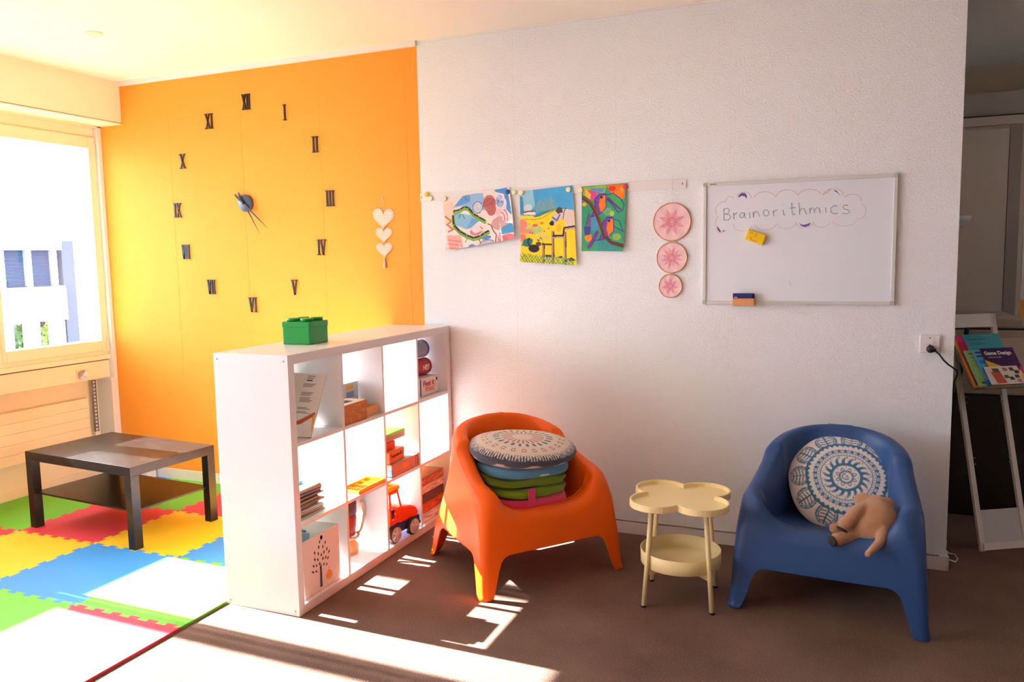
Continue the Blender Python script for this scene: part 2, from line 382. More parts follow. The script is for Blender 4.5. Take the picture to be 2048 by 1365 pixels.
# ================================================================== PLAY MAT
XS = [-.14, .47, 1.065, 1.66, 2.278]; YS = [-2.94, -2.345, -1.745, -1.15, -.57, -.015]
GREEN, RED, YEL, BLU = (112, 200, 62), (230, 66, 82), (255, 206, 46), (66, 152, 226)
MATC = {'green': mat('foam_green', GREEN, .55, .15, 500, spec=.3), 'red': mat('foam_red', RED, .55, .15, 500, spec=.3),
        'yellow': mat('foam_yellow', YEL, .55, .15, 500, spec=.3), 'blue': mat('foam_blue', BLU, .55, .15, 500, spec=.3)}
layout = {(0, 4): 'blue', (1, 4): 'green', (2, 4): 'red', (3, 4): 'yellow',
          (0, 3): 'green', (1, 3): 'red', (2, 3): 'yellow', (3, 3): 'blue',
          (0, 2): 'red', (1, 2): 'yellow', (2, 2): 'blue', (3, 2): 'green',
          (0, 1): 'blue', (1, 1): 'red', (2, 1): 'green', (3, 1): 'red',
          (0, 0): 'yellow', (1, 0): 'green', (2, 0): 'yellow', (3, 0): 'blue'}
def teeth(L, n=6, d=.011):
    p = L/n; out = []
    for k in range(n):
        a = k*p
        out += [(a+p*.26, -d), (a+p*.20, d), (a+p*.80, d), (a+p*.74, -d)]
    return out
where = {(0, 4): 'in the window corner by the orange wall', (1, 4): 'against the orange wall behind the black table', (2, 4): 'against the orange wall right of the table', (3, 4): 'hidden between orange wall and shelf back',
         (0, 3): 'left of the black table under the radiator', (1, 3): 'under the middle of the black table', (2, 3): 'under the right table legs', (3, 3): 'half shaded beside the shelf back',
         (0, 2): 'at the left picture edge beside the yellow tile', (1, 2): 'in front of the black table, left', (2, 2): 'in front of the nearest table leg', (3, 2): 'at the near corner of the white shelf, sunlit',
         (2, 1): 'left of the bleached near corner tile', (3, 1): 'sunlit at the near right edge of the mat', (0, 1): 'in the fourth row at the windows', (1, 1): 'in the fourth row, second from the windows',
         (0, 0): 'in the nearest row at the windows', (1, 0): 'in the nearest row, second', (2, 0): 'in the nearest row, third', (3, 0): 'in the nearest row at the carpet edge'}
for (i, j), cn in layout.items():
    x0, x1, y0, y1 = XS[i], XS[i+1], YS[j], YS[j+1]; P = []
    P.append((x0, y0))
    if j > 0: P += [(x0+a, y0+b) for a, b in teeth(x1-x0)]
    P.append((x1, y0))
    if i < 3: P += [(x1+b, y0+a) for a, b in teeth(y1-y0)]
    P.append((x1, y1))
    if j < 4: P += [(x0+a, y1+b) for a, b in teeth(x1-x0)[::-1]]
    P.append((x0, y1))
    if i > 0: P += [(x0+b, y0+a) for a, b in teeth(y1-y0)[::-1]]
    cx, cy = (x0+x1)/2, (y0+y1)/2
    o = MB().prism([(a-cx, b-cy) for a, b in P], .011).build('foam_tile', MATC[cn], None, (cx, cy, .0005))
    tag(o, cn+' foam puzzle floor tile '+where[(i, j)], 'floor tile', 'foam puzzle tiles of the play mat')

# ================================================================== BLACK TABLE
def table_mat():
    m = mat('black_brown_veneer', (38, 30, 28), .22, spec=.3); nt = m.node_tree; b = nt.nodes['Principled BSDF']
    tc = nt.nodes.new('ShaderNodeTexCoord'); n = nt.nodes.new('ShaderNodeTexNoise'); n.inputs['Scale'].default_value = 14; n.inputs['Detail'].default_value = 8; n.inputs['Roughness'].default_value = .75
    r = nt.nodes.new('ShaderNodeValToRGB'); r.color_ramp.elements[0].position = .45; r.color_ramp.elements[1].position = .8
    r.color_ramp.elements[0].color = lin((15, 12, 11))+(1,); r.color_ramp.elements[1].color = lin((38, 33, 31))+(1,)
    r2_ = nt.nodes.new('ShaderNodeMapRange'); r2_.inputs[3].default_value = .22; r2_.inputs[4].default_value = .40
    nt.links.new(tc.outputs['Object'], n.inputs['Vector']); nt.links.new(n.outputs['Fac'], r.inputs[0]); nt.links.new(r.outputs[0], b.inputs['Base Color'])
    nt.links.new(n.outputs['Fac'], r2_.inputs[0]); nt.links.new(r2_.outputs[0], b.inputs['Roughness'])
    return m
M_TAB = table_mat()
t = thing('coffee_table', 'low black-brown coffee table with lower shelf, dusty top', 'table', (.955, -.843, .0115), math.radians(-5))
bx('table_top', M_TAB, t, -.45, .45, -.275, .275, .395, .445, .0015)
for sx in (-1, 1):
    for sy in (-1, 1): bx('leg', M_TAB, t, sx*.425-.025, sx*.425+.025, sy*.25-.025, sy*.25+.025, 0, .395, .001)
bx('lower_shelf', M_TAB, t, -.425, .425, -.25, .25, .195, .205, .001)
for sx in (-1, 1):
    for sy in (-1, 1): bx('shelf_bracket', M_STEEL, t, sx*.398-.008, sx*.398+.008, sy*.222-.003, sy*.222+.003, .185, .195)

# ================================================================== WHITE CUBE SHELF
KX0, KX1, KY0, KY1, KH = 2.281, 2.671, -1.477, -.014, 1.12
t = thing('cube_shelf', 'tall white cube shelf with twelve open compartments standing between mat and carpet', 'shelf', ((KX0+KX1)/2, (KY0+KY1)/2, 0)); SH = t
hx, hy = .195, (KY1-KY0)/2; CW = (2*hy-.08-.045)/4; CH = (KH-.08-.03)/3
for sy in (-1, 1): bx('side_panel', M_WHITE, t, -hx, hx, sy*(hy-.02)-.02, sy*(hy-.02)+.02, 0, KH, .001)
bx('top_panel', M_WHITE, t, -hx, hx, -hy+.04, hy-.04, KH-.04, KH, .001); bx('bottom_panel', M_WHITE, t, -hx, hx, -hy+.04, hy-.04, 0, .04, .001)
for k in range(2): z = .04+CH*(k+1)+.015*k; bx('shelf_board', M_WHITE, t, -hx+.002, hx-.002, -hy+.04, hy-.04, z, z+.015)
for k in range(3):
    y = -hy+.04+CW*(k+1)+.015*k
    for r in range(3): z = .04+r*(CH+.015); bx('divider', M_WHITE, t, -hx+.002, hx-.002, y, y+.015, z, z+CH)
for sx in (-1, 1):
    for z in (.022, KH-.025):
        b = MB().lathe([(.0045, 0), (.0045, .002)], 12, (sx*(hx-.02), -hy-.0015, z), 'Y'); b.build('screw', M_STEEL, t)
CY = lambda c: KY0+.04+c*(CW+.015)          # near edge of column c
RZ = lambda r: .04+r*(CH+.015)              # floor of row r
# green storage brick on top
t = thing('toy_brick_box', 'green storage box shaped like a studded toy brick on the shelf top', 'storage box', (2.432, -1.035, KH), math.radians(2))
M_GRN = mat('green_plastic', (0, 150, 56), .28)
bx('body', M_GRN, t, -.075, .075, -.075, .075, .0, .085, .006); bx('lid', M_GRN, t, -.077, .077, -.077, .077, .078, .106, .006)
for sx in (-1, 1):
    for sy in (-1, 1): MB().lathe([(.03, .106), (.03, .119), (.028, .121), (0, .121)], 28, (sx*.038, sy*.038, 0)).build('stud', M_GRN, t)

# ================================================================== SHELF CONTENTS
def carton(name, label, cat, x0, x1, y0, y1, z0, h, cols, rz=0, group=None, art=None, bevel=.002):
    """a closed carton: cols = dict(body, lid)"""
    cx, cy = (x0+x1)/2, (y0+y1)/2; t = thing(name, label, cat, (cx, cy, z0), rz, group)
    a, b = (x1-x0)/2, (y1-y0)/2
    M_ = mat(name+'_'+'%d_%d_%d' % cols[0], cols[0], .45); bx('carton', M_, t, -a, a, -b, b, 0, h, bevel)
    if len(cols) > 1: bx('lid', mat('lid_%d_%d_%d' % cols[1], cols[1], .45), t, -a-.001, a+.001, -b-.001, b+.001, h*.62, h+.001, bevel)
    if art:
        cv = Canvas(70, 40, cols[1] if len(cols) > 1 else cols[0]); art(cv)
        cv.obj('print', lambda u, v: (a+.0016, -b+.004+(2*b-.008)*u, h-.003-(h-.006)*v), t)
    return t
def book(name, label, x0, x1, y, z0, h, th, lean, cover, page=(240, 238, 230), group=None, art=None, rz=0):
    """standing book whose cover faces -Y; leans by 'lean' radians towards +Y"""
    t = thing(name, label, 'book', ((x0+x1)/2, y, z0), rz, group); t.rotation_euler = (-lean, 0, rz)
    a = (x1-x0)/2
    bx('pages', mat('pages', page, .8), t, -a+.002, a-.003, -th/2+.0012, th/2-.0012, .002, h-.003)
    m = mat('cover_%d_%d_%d' % cover, cover, .4)
    for sy in (-1, 1): bx('cover', m, t, -a, a, sy*th/2-.001, sy*th/2+.001, 0, h)
    bx('spine', m, t, -a-.001, -a+.001, -th/2, th/2, 0, h)
    if art:
        cv = Canvas(70, 96, cover); art(cv); cv.obj('cover_print', lambda u, v: (-a+2*a*u, -th/2-.0014, h*(1-v)), t)
    return t
# --- top row, first cell: leaning books
z = RZ(2)+.001
def art_mag(c):
    c.poly([(0, 0), (1, 0), (1, 1), (0, 1)], (238, 228, 222))
    for k in range(3): c.line([(.42, .04+k*.035), (.42+.25-.03*k, .04+k*.035)], (70, 60, 60), .008)
    for k in range(22):
        if k % 5 != 4: c.line([(.34, .17+k*.022), (.75-.05*(k % 3), .17+k*.022)], (125, 118, 116), .0055)
    c.poly([(.36, .79), (.55, .73), (.8, .65), (.95, .60), (.98, .66), (.8, .72), (.6, .80), (.42, .83)], (196, 88, 52))
    c.poly([(.9, .66), (1, .62), (1, .95), (.94, .82)], (240, 176, 60)); c.poly([(.1, .66), (.32, .68), (.36, .8), (.2, .86), (.1, .8)], (72, 52, 62))
book('magazine', 'white softcover magazine with printed text leaning in the top shelf compartment', 2.50, 2.662, -1.335, z, .29, .006, .48, (238, 230, 226), art=art_mag)
def art_b2(c):
    c.poly([(0, 0), (1, 0), (1, 1), (0, 1)], (236, 236, 240)); c.poly([(.4, .2), (.9, .05), (.8, .3), (.62, .55), (.45, .6)], (46, 66, 130))
    c.poly([(.75, .25), (.95, .1), (.85, .3)], (200, 40, 50)); c.poly([(.5, .62), (.8, .62), (.75, .9), (.5, .95)], (232, 78, 40)); c.line([(.6, .4), (.9, .5)], (30, 30, 40), .04)
book('picture_book', 'picture book with blue and red art behind the white magazine', 2.43, 2.60, -1.322, z, .288, .006, .48, (60, 72, 120), art=art_b2)
book('thin_book', 'thin cream book leftmost among the leaning books', 2.43, 2.58, -1.309, z, .285, .006, .48, (236, 228, 214))
def art_mint(c):
    c.poly([(0, 0), (1, 0), (1, 1), (0, 1)], (176, 226, 206)); c.poly([(.1, .2), (.72, .2), (.72, 1), (.1, 1)], (246, 214, 50)); c.line([(.6, .2), (.7, .5)], (60, 50, 40), .03); c.poly([(.76, .2), (.86, .2), (.86, 1), (.76, 1)], (150, 215, 195))
t = carton('picture_folder', 'mint green framed folder with yellow picture at the back of the top compartment', 'folder', 2.40, 2.415, CY(0)+.03, CY(0)+.305, z, .275, [(168, 218, 200)])
c = Canvas(60, 60, (168, 218, 200)); art_mint(c); c.obj('print', lambda u, v: (.0082, -.1365+.273*u, .274*(1-v)), t)
carton('yellow_box', 'yellow box standing behind the mint green folder', 'box', 2.37, 2.395, CY(0)+.02, CY(0)+.26, z, .295, [(238, 204, 60)])
# --- top row, second cell
y = CY(1)
t = carton('game_box', 'pale blue and white game box standing at the back of the second compartment', 'box', 2.505, 2.53, y+.10, y+.325, z, .158, [(222, 226, 232)])
c = Canvas(70, 50, (222, 226, 232))
for k in range(2):
    c.poly([(.12+k*.42, .08), (.40+k*.42, .08), (.40+k*.42, .2), (.12+k*.42, .2)], (246, 206, 60)); c.poly([(.12+k*.42, .28), (.42+k*.42, .28), (.42+k*.42, .46), (.12+k*.42, .46)], (150, 176, 215))
    c.line([(.26+k*.42, .5), (.26+k*.42, .85)], (150, 160, 180), .008); c.poly([(.2+k*.42, .82), (.36+k*.42, .82), (.3+k*.42, .95)], (90, 130, 190))
c.obj('print', lambda u, v: (.0132, -.1125+.225*u, .158*(1-v)), t)
t = thing('kraft_box', 'brown kraft box with white dots and a pale lid in the second compartment', 'box', (2.606, y+.105, z))
M_K = mat('kraft', (196, 122, 62), .75, var=.08, vscale=30); bx('body', M_K, t, -.055, .055, -.095, .095, 0, .092, .001); bx('lid_inlay', mat('lid_cream', (240, 226, 196), .6), t, -.052, .052, -.091, .091, .092, .0935)
rs = random.Random(3); b = MB()
for i in range(34): b.lathe([(.0022, 0), (.0022, .0006)], 6, (.055, rs.uniform(-.088, .088), rs.uniform(.008, .085)), 'X')
b.build('dots', mat('dot_cream', (238, 205, 160), .7), t)['kind'] = 'stuff'
bx('label_spot', mat('dark_label', (80, 66, 56), .6), t, -.02, .02, -.03, .03, .0935, .0942)
t = thing('wooden_tray', 'small open wooden box beside the kraft box', 'tray', (2.592, y+.268, z)); M_WD = mat('light_wood', (226, 168, 108), .6, var=.1, vscale=20)
bx('base', M_WD, t, -.055, .055, -.055, .055, 0, .006)
for sx in (-1, 1): bx('end', M_WD, t, sx*.052-.003, sx*.052+.003, -.055, .055, .006, .045)
for sy in (-1, 1): bx('side', M_WD, t, -.049, .049, sy*.052-.003, sy*.052+.003, .006, .045)
# --- top row, fourth cell
y = CY(3)
def art_fl(c):
    c.poly([(0, 0), (1, 0), (1, 1), (0, 1)], (240, 226, 216)); c.poly([(0, 0), (.06, 0), (.06, 1), (0, 1)], (90, 104, 160)); c.poly([(.86, .1), (.95, .1), (.95, .3), (.86, .3)], (96, 70, 60))
    c.arc(.75, .42, .07, .16, 0, 6.2, (222, 140, 70), .012)
t = carton('snack_carton', 'white carton with magenta and orange lettering in the far top compartment', 'box', 2.44, 2.63, y+.075, y+.30, z, .10, [(238, 226, 216)], art=art_fl)
text_obj('lettering', 'Fleet it', .045, mat('print_magenta', (176, 40, 110), .6), t, (.0975, -.01, .067), (PI/2, 0, PI/2), .001)
text_obj('lettering', 'Whizz', .040, mat('print_orange', (232, 128, 40), .6), t, (.0975, .0, .035), (PI/2, 0, PI/2), .001)
def roll(name, label, x, y, z, r, L, col, stripe, txt=None):
    t = thing(name, label, 'bag', (x, y, z), 0)
    MB().lathe([(.0, -L/2), (r*.7, -L/2+.003), (r, -L/2+.02), (r*1.02, 0), (r, L/2-.02), (r*.7, L/2-.003), (0, L/2)], 24, (0, 0, r), 'Y').build('bag', mat(name+'_'+str(col[0]), col, .4, .3, 60), t)
    MB().lathe([(r*1.02, L/2-.035), (r*1.03, L/2-.028), (r*1.02, L/2-.015)], 24, (0, 0, r), 'Y').build('band', mat(name+'_band', stripe, .4), t)
    if txt: text_obj('lettering', txt, .04, mat('print_white', (245, 240, 236), .6), t, (r*1.04, .05, r), (PI/2, 0, PI/2), .0015)
    return t
roll('soft_pack', 'red rolled soft pack with white letters on the white carton', 2.55, y+.165, z+.1012, .048, .27, (198, 28, 50), (150, 20, 40), 'HEY')
roll('rolled_pack', 'grey blue and red patterned soft pack on the red one', 2.54, y+.162, z+.201, .05, .26, (150, 160, 184), (66, 96, 176))
# --- middle row
z = RZ(1)+.001; y = CY(0)
zz = z; rs = random.Random(11)
pc = [(196, 170, 110), (206, 190, 150), (120, 110, 100), (226, 222, 214), (214, 208, 196), (90, 74, 66), (168, 122, 84), (196, 150, 100), (88, 60, 56), (150, 84, 62), (110, 70, 60), (200, 176, 150), (92, 96, 110), (214, 120, 80), (222, 200, 180)]
pn = ['tan', 'cream', 'grey', 'white', 'ivory', 'dark brown', 'light brown', 'sand', 'maroon', 'rust', 'brown', 'beige', 'slate', 'orange', 'pale']
for k in range(15):
    th = rs.choice([.006, .008, .010, .007]); a, b_ = rs.uniform(.115, .125), rs.uniform(.085, .108)
    t = thing('stacked_book', '%s thin book, number %d from below in the stack beside the tree box' % (pn[k], k+1), 'book', (2.505+rs.uniform(-.012, .012), y+.118+rs.uniform(-.01, .01), zz), rs.uniform(-.06, .06), 'thin books stacked in the middle row')
    bx('cover', mat('bk_%d' % k, pc[k], .6), t, -a, a, -b_, b_, th-.0015, th); bx('cover', mat('bk_%d' % k, pc[k], .6), t, -a, a, -b_, b_, 0, .0015)
    bx('pages', mat('pages', (240, 238, 230), .8), t, -a+.003, a-.002, -b_+.002, b_-.002, .0015, th-.0015); zz += th+.0008
tag(MB().lathe([(0, 0), (.022, .002), (.026, .008), (.02, .014), (0, .016)], 20).build('plastic_disc', mat('blue_lid', (70, 160, 214), .4), None, (2.54, y+.15, zz)), 'small round blue plastic disc lying on the stack of thin books', 'disc')
y = CY(1)
t = thing('letter_tray', 'flat yellow and orange paper tray in the second middle compartment', 'tray', (2.608, y+.215, z)); M_Y = mat('tray_yellow', (255, 196, 30), .4)
bx('base', mat('tray_orange', (236, 120, 20), .4), t, -.055, .055, -.115, .115, 0, .004)
for sy in (-1, 1): bx('rim', M_Y, t, -.055, .055, sy*.112-.003, sy*.112+.003, .004, .018)
for sx in (-1, 1): bx('rim', M_Y, t, sx*.052-.003, sx*.052+.003, -.109, .109, .004, .018)
for k in (-1, 0, 1): bx('rib', M_Y, t, -.049, .049, k*.055-.002, k*.055+.002, .004, .012)
tag(bx('paper_sheet', M_PAPER, None, -.1, .1, -.03, .03, 0, .003, loc=(2.54, y+.04, z), rot=(0, 0, .1)), 'small pile of white paper beside the yellow tray', 'paper')
y = CY(2)
def art_bl(c):
    c.poly([(0, 0), (1, 0), (1, 1), (0, 1)], (208, 140, 116)); c.poly([(.38, .2), (.62, .15), (.62, .7), (.4, .75)], (240, 142, 80)); c.line([(.06, .8), (.8, .8)], (150, 110, 100), .006); c.arc(.15, .5, .05, .2, 0, 6.2, (232, 110, 80), .012)
    for q in (.9, .97): c.line([(q, .08), (q, .9)], (84, 52, 56), .01)
    for q in (.08, .92): c.line([(.9, q), (.97, q)], (84, 52, 56), .01)
t = carton('board_game', 'flat blue board game box at the bottom of the game stack', 'board game', 2.43, 2.662, y+.055, y+.33, z, .064, [(96, 130, 206), (204, 150, 130)], art=art_bl)
bx('lid_picture', mat('lid_teal', (150, 176, 170), .5, var=.2, vscale=12), t, -.11, .105, -.13, .13, .0652, .0662)
def art_te(c):
    c.poly([(0, 0), (1, 0), (1, 1), (0, 1)], (232, 112, 60)); c.poly([(.72, .15), (.8, .15), (.8, .5), (.72, .6)], (90, 80, 76)); c.arc(.9, .4, .06, .18, 0, 6.2, (110, 84, 76), .025); c.ell(.9, .4, .05, .15, (190, 150, 120))
t = carton('card_game', 'orange game box with dark lettering on the blue board game', 'board game', 2.46, 2.645, y+.055, y+.215, z+.067, .060, [(236, 110, 52)], .05, art=art_te)
text_obj('lettering', 'Tempolino', .024, mat('print_dark', (60, 50, 52), .6), t, (.0945, -.02, .036), (PI/2, 0, PI/2), .0006)
carton('small_game', 'small red orange box in the middle of the game stack', 'box', 2.45, 2.62, y+.06, y+.165, z+.128, .042, [(228, 66, 20)])
carton('lidded_game', 'beige game box with light green lid on top of the game stack', 'board game', 2.44, 2.615, y+.075, y+.275, z+.171, .04, [(206, 160, 136), (176, 226, 120)])
# --- bottom row
z = RZ(0)+.001; y = CY(0)
t = thing('tree_box', 'white fabric storage box printed with a dark tree and an orange pear', 'storage box', (2.525, y+.160, z)); M_FB = mat('box_fabric', (236, 218, 212), .8)
a, b_, h = .125, .132, .258
for sx in (-1, 1): bx('wall', M_FB, t, sx*(a-.002)-.002, sx*(a-.002)+.002, -b_, b_, 0, h)
for sy in (-1, 1): bx('wall', M_FB, t, -a+.004, a-.004, sy*(b_-.002)-.002, sy*(b_-.002)+.002, 0, h)
bx('bottom', M_FB, t, -a+.004, a-.004, -b_+.004, b_-.004, 0, .004)
MB().lathe([(.013, 0), (.013, .001), (.010, .0015), (.010, 0)], 20, (a, .0, h-.02), 'X').build('grip_ring', M_WHITE, t)
b = MB(); F = lambda u, v, w_: (a+.0004+w_, (u-.5)*2*b_, h*(1-v))
b.prism([(.42, .94), (.48, .94), (.475, .6), (.455, .5), (.435, .6)], .0006, F)
leaves = [(.30, .28), (.42, .22), (.40, .33), (.53, .25), (.60, .2), (.30, .40), (.38, .43), (.48, .38), (.56, .36), (.64, .33), (.70, .4), (.26, .5), (.34, .52), (.42, .52), (.52, .46), (.60, .47), (.66, .5), (.24, .6), (.33, .62), (.44, .6), (.54, .57), (.62, .6), (.45, .14)]
for (u, v) in leaves:
    an = math.atan2(v-.75, u-.455); r1, r2b = .03, .016
    b.prism([(u+(r1*math.cos(q)*math.cos(an)-r2b*math.sin(q)*math.sin(an)), v+(r1*math.cos(q)*math.sin(an)+r2b*math.sin(q)*math.cos(an))) for q in np.arange(0, 2*PI, PI/4)], .0006, F)
b.build('tree_print', mat('print_charcoal', (62, 54, 66), .7), t)
b = MB(); b.prism([(.68+.075*math.cos(q)*(1-.25*math.sin(-q)), .80+.085*math.sin(q)) for q in np.arange(0, 2*PI, PI/10)], .0007, F); b.prism([(.675, .70), (.69, .70), (.685, .66), (.675, .66)], .0007, F)
b.build('pear_print', mat('print_pear', (240, 150, 30), .7), t)
for k, (dx, dy, rz, cl, nm) in enumerate([(-.02, -.05, .3, (110, 160, 206), 'light blue'), (.0, .03, -.2, (70, 96, 130), 'slate blue'), (.04, -.02, .6, (150, 190, 220), 'pale blue')]):
    q = MB(); q.box(-.045, .045, -.006, .006, 0, .245, bevel=.003)
    tag(q.build('blue_folder', mat('folder_%d' % k, cl, .5), None, (2.505+dx, y+.16+dy, z+.006), (0, .0, rz)), nm+' folder standing inside the tree box', 'folder', 'folders in the tree box')
y = CY(1)
t = thing('rope_drum', 'dark red wooden toy drum with a rope handle on a tan foot', 'toy', (2.475, y+.225, z)); M_RD = mat('drum_red', (150, 34, 26), .35)
MB().lathe([(.07, 0), (.078, .03), (.06, .06), (.052, .068)], 28).build('foot', M_WD, t); MB().lathe([(.052, .068), (.062, .09), (.07, .17), (.066, .2)], 28).build('body', M_RD, t); MB().lathe([(.066, .2), (.072, .205), (.072, .285), (.06, .295), (0, .296)], 28).build('cap', mat('drum_plum', (70, 36, 52), .4), t)
MB().tube([(.02+.06*math.cos(q)*.2+.04, .055+.045*math.sin(q) if q > 0 else .06, .17+.085*math.cos(q)) for q in np.arange(.2, 3.1, .22)], .009, 8).build('rope', mat('rope', (224, 186, 150), .9, .8, 300), t)
MB().tube([(.077*math.cos(q), .077*math.sin(q), .085) for q in np.arange(0, 2*PI, .3)], .007, 8, closed=True).build('rope', MATS['rope'], t)
# --- toy truck
y = CY(2)
t = thing('toy_truck', 'orange plastic toy truck with dark blue chassis and yellow roof', 'toy truck', (2.598, y+.165, z), math.radians(82)); t.scale = (1.15, 1.15, 1.15)
M_TO = mat('truck_orange', (248, 74, 12), .3); M_TB = mat('truck_blue', (40, 38, 128), .35); M_TY = mat('truck_yellow', (255, 190, 8), .3)
# local: +x forward (towards the front-right of the compartment)
b = MB(); prof = [(-.11, .035), (.10, .035), (.125, .05), (.122, .075), (.09, .07), (.055, .075), (-.11, .075)]
b.prism(prof, .104, lambda p, q, r: (p, r-.052, q)); b.build('chassis', M_TB, t)
b = MB(); hood = [(-.02, .072), (.116, .072), (.122, .09), (.108, .118), (.07, .135), (.01, .148), (-.02, .148)]
b.prism(hood, .098, lambda p, q, r: (p, r-.049, q)); o = b.build('hood', M_TO, t); md = o.modifiers.new('round', 'BEVEL'); md.width = .008; md.segments = 3
b = MB()
for sy in (-1, 1):
    b.prism([(-.085, .08), (-.02, .08), (-.016, .15), (-.03, .15), (-.036, .10), (-.075, .10), (-.075, .15), (-.085, .15)], .006, lambda p, q, r, sy=sy: (p, sy*.044+r-.003, q))
    b.tube([(.0, sy*.043, .146), (-.022, sy*.041, .226)], .0045, 8); b.tube([(-.078, sy*.043, .146), (-.075, sy*.041, .226)], .0055, 8)
b.box(-.082, -.015, -.046, .046, .218, .232, bevel=.004); b.build('cab', M_TO, t)
b = MB(); b.tube([(-.085, -.036, .241), (-.012, -.036, .241), (.004, -.02, .236), (.004, .02, .236), (-.012, .036, .241), (-.085, .036, .241)], .012, 8, closed=True); b.build('roof_rack', M_TY, t)
bx('load_bed', M_TY, t, -.118, -.088, -.052, .052, .076, .15, .004)
bx('seat_block', M_TB, t, -.06, -.03, -.03, .03, .10, .14, .004)
for k in range(2): bx('grille_slot', M_TB, t, .094+.014*(1-k), .1215+.0*k, -.022, .022, .092+.016*k-.004, .096+.016*k, .001)
for sy in (-1, 1): MB().lathe([(.007, .118), (.007, .125), (0, .126)], 12, (0, sy*.036, .088), 'X').build('headlight', M_TB, t)
b = MB(); b.box(.104, .136, -.05, .05, .03, .044, bevel=.003); b.build('bumper', M_TB, t)
for (px, sy) in ((.06, -1), (.06, 1), (-.072, -1), (-.072, 1)):
    wq = MB().lathe([(.026, -.012), (.036, -.014), (.040, -.010), (.040, .010), (.036, .014), (.026, .012)], 32, (px, sy*.058, .040), 'Y').build('wheel', M_BLACK, t)
    hb = MB(); hb.lathe([(0, .0), (.008, -.001), (.008, .001)], 12, (px, sy*.0725, .040), 'Y')
    for s5 in range(5):
        q = 2*PI*s5/5; hb.tube([(px, sy*.071, .04), (px+.026*math.cos(q), sy*.070, .04+.026*math.sin(q))], .005, 6)
    hb.lathe([(.024, -.001), (.027, -.001), (.027, .002), (.024, .002)], 24, (px, sy*.070, .04), 'Y'); hb.build('hubcap', M_WHITE, wq)
    hb = MB(); hb.lathe([(.0325, .0), (.0345, .001), (.0345, .0)], 28, (px, sy*.0725, .04), 'Y'); hb.build('tyre_line', M_TRIM, wq)
# --- far bottom compartment: stacked puzzle boxes
y = CY(3); zz = z
for k, (h, cl, lb) in enumerate([(.05, (225, 205, 196), 'pale pink game box at the bottom of the puzzle stack'), (.055, (206, 92, 44), 'orange patterned puzzle box second in the puzzle stack'), (.05, (110, 70, 66), 'dark brown patterned puzzle box in the middle of the puzzle stack'), (.045, (224, 190, 176), 'beige striped puzzle box near the top of the puzzle stack'), (.05, (190, 110, 84), 'terracotta puzzle box topmost in the puzzle stack')]):
    def ar(c, k=k): c.noise(.9, k+5)
    carton('puzzle_box', lb, 'puzzle', 2.44+.005*k, 2.645-.004*(k % 2), y+.02+.008*(k % 3), y+.30, zz, h, [cl], 0, 'puzzle boxes in the far bottom compartment', ar); zz += h+.0012
tag(bx('orange_card', mat('card_orange', (240, 120, 50), .6), None, -.004, .004, -.035, .035, 0, .06, loc=(2.60, y+.075, zz), rot=(0, 0, 0)), 'small orange card box standing on the puzzle stack', 'box')

# ================================================================== PLASTIC ARMCHAIRS
def lerp_tab(tab, z):
    if z <= tab[0][0]: return tab[0][1:]
    for a, b in zip(tab, tab[1:]):
        if z <= b[0]:
            t = (z-a[0])/(b[0]-a[0]); return tuple(p+(q-p)*t for p, q in zip(a[1:], b[1:]))
    return tab[-1][1:]
#        z    hxF   hxB   yF     yB    rF    rB
OUT = [(0, .382, .350, -.345, .335, .030, .035), (.18, .372, .342, -.330, .326, .032, .08), (.35, .362, .332, -.310, .318, .05, .20),
       (.48, .350, .320, -.285, .316, .11, .255), (.60, .328, .305, -.255, .316, .14, .25), (.72, .300, .290, -.230, .316, .15, .235)]
def outline(z):
    """closed outline at height z as list of (point, inward normal, side, s) with fixed sampling"""
    hF, hB, yF, yB, rF, rB = lerp_tab(OUT, z); out = []
    NS, NC, NSD = 64, 12, 60
    def side(p, q, n, inn, tagname):
        for k in range(n):
            t = k/n; P = (p[0]+(q[0]-p[0])*t, p[1]+(q[1]-p[1])*t); out.append((P, inn, tagname, t))
    def corner(c, r, a0, a1, tagname):
        for k in range(NC):
            a = a0+(a1-a0)*k/NC; out.append(((c[0]+r*math.cos(a), c[1]+r*math.sin(a)), (-math.cos(a), -math.sin(a)), tagname, k/NC))
    side((-hF+rF, yF), (hF-rF, yF), NS, (0, 1), 'F')
    corner((hF-rF, yF+rF), rF, -PI/2, 0, 'FR')
    side((hF, yF+rF), (hB, yB-rB), NSD, (-1, 0), 'R')
    corner((hB-rB, yB-rB), rB, 0, PI/2, 'BR')
    side((hB-rB, yB), (-hB+rB, yB), NS, (0, -1), 'B')
    corner((-hB+rB, yB-rB), rB, PI/2, PI, 'BL')
    side((-hB, yB-rB), (-hF, yF+rF), NSD, (1, 0), 'L')
    corner((-hF+rF, yF+rF), rF, PI, 1.5*PI, 'FL')
    return out
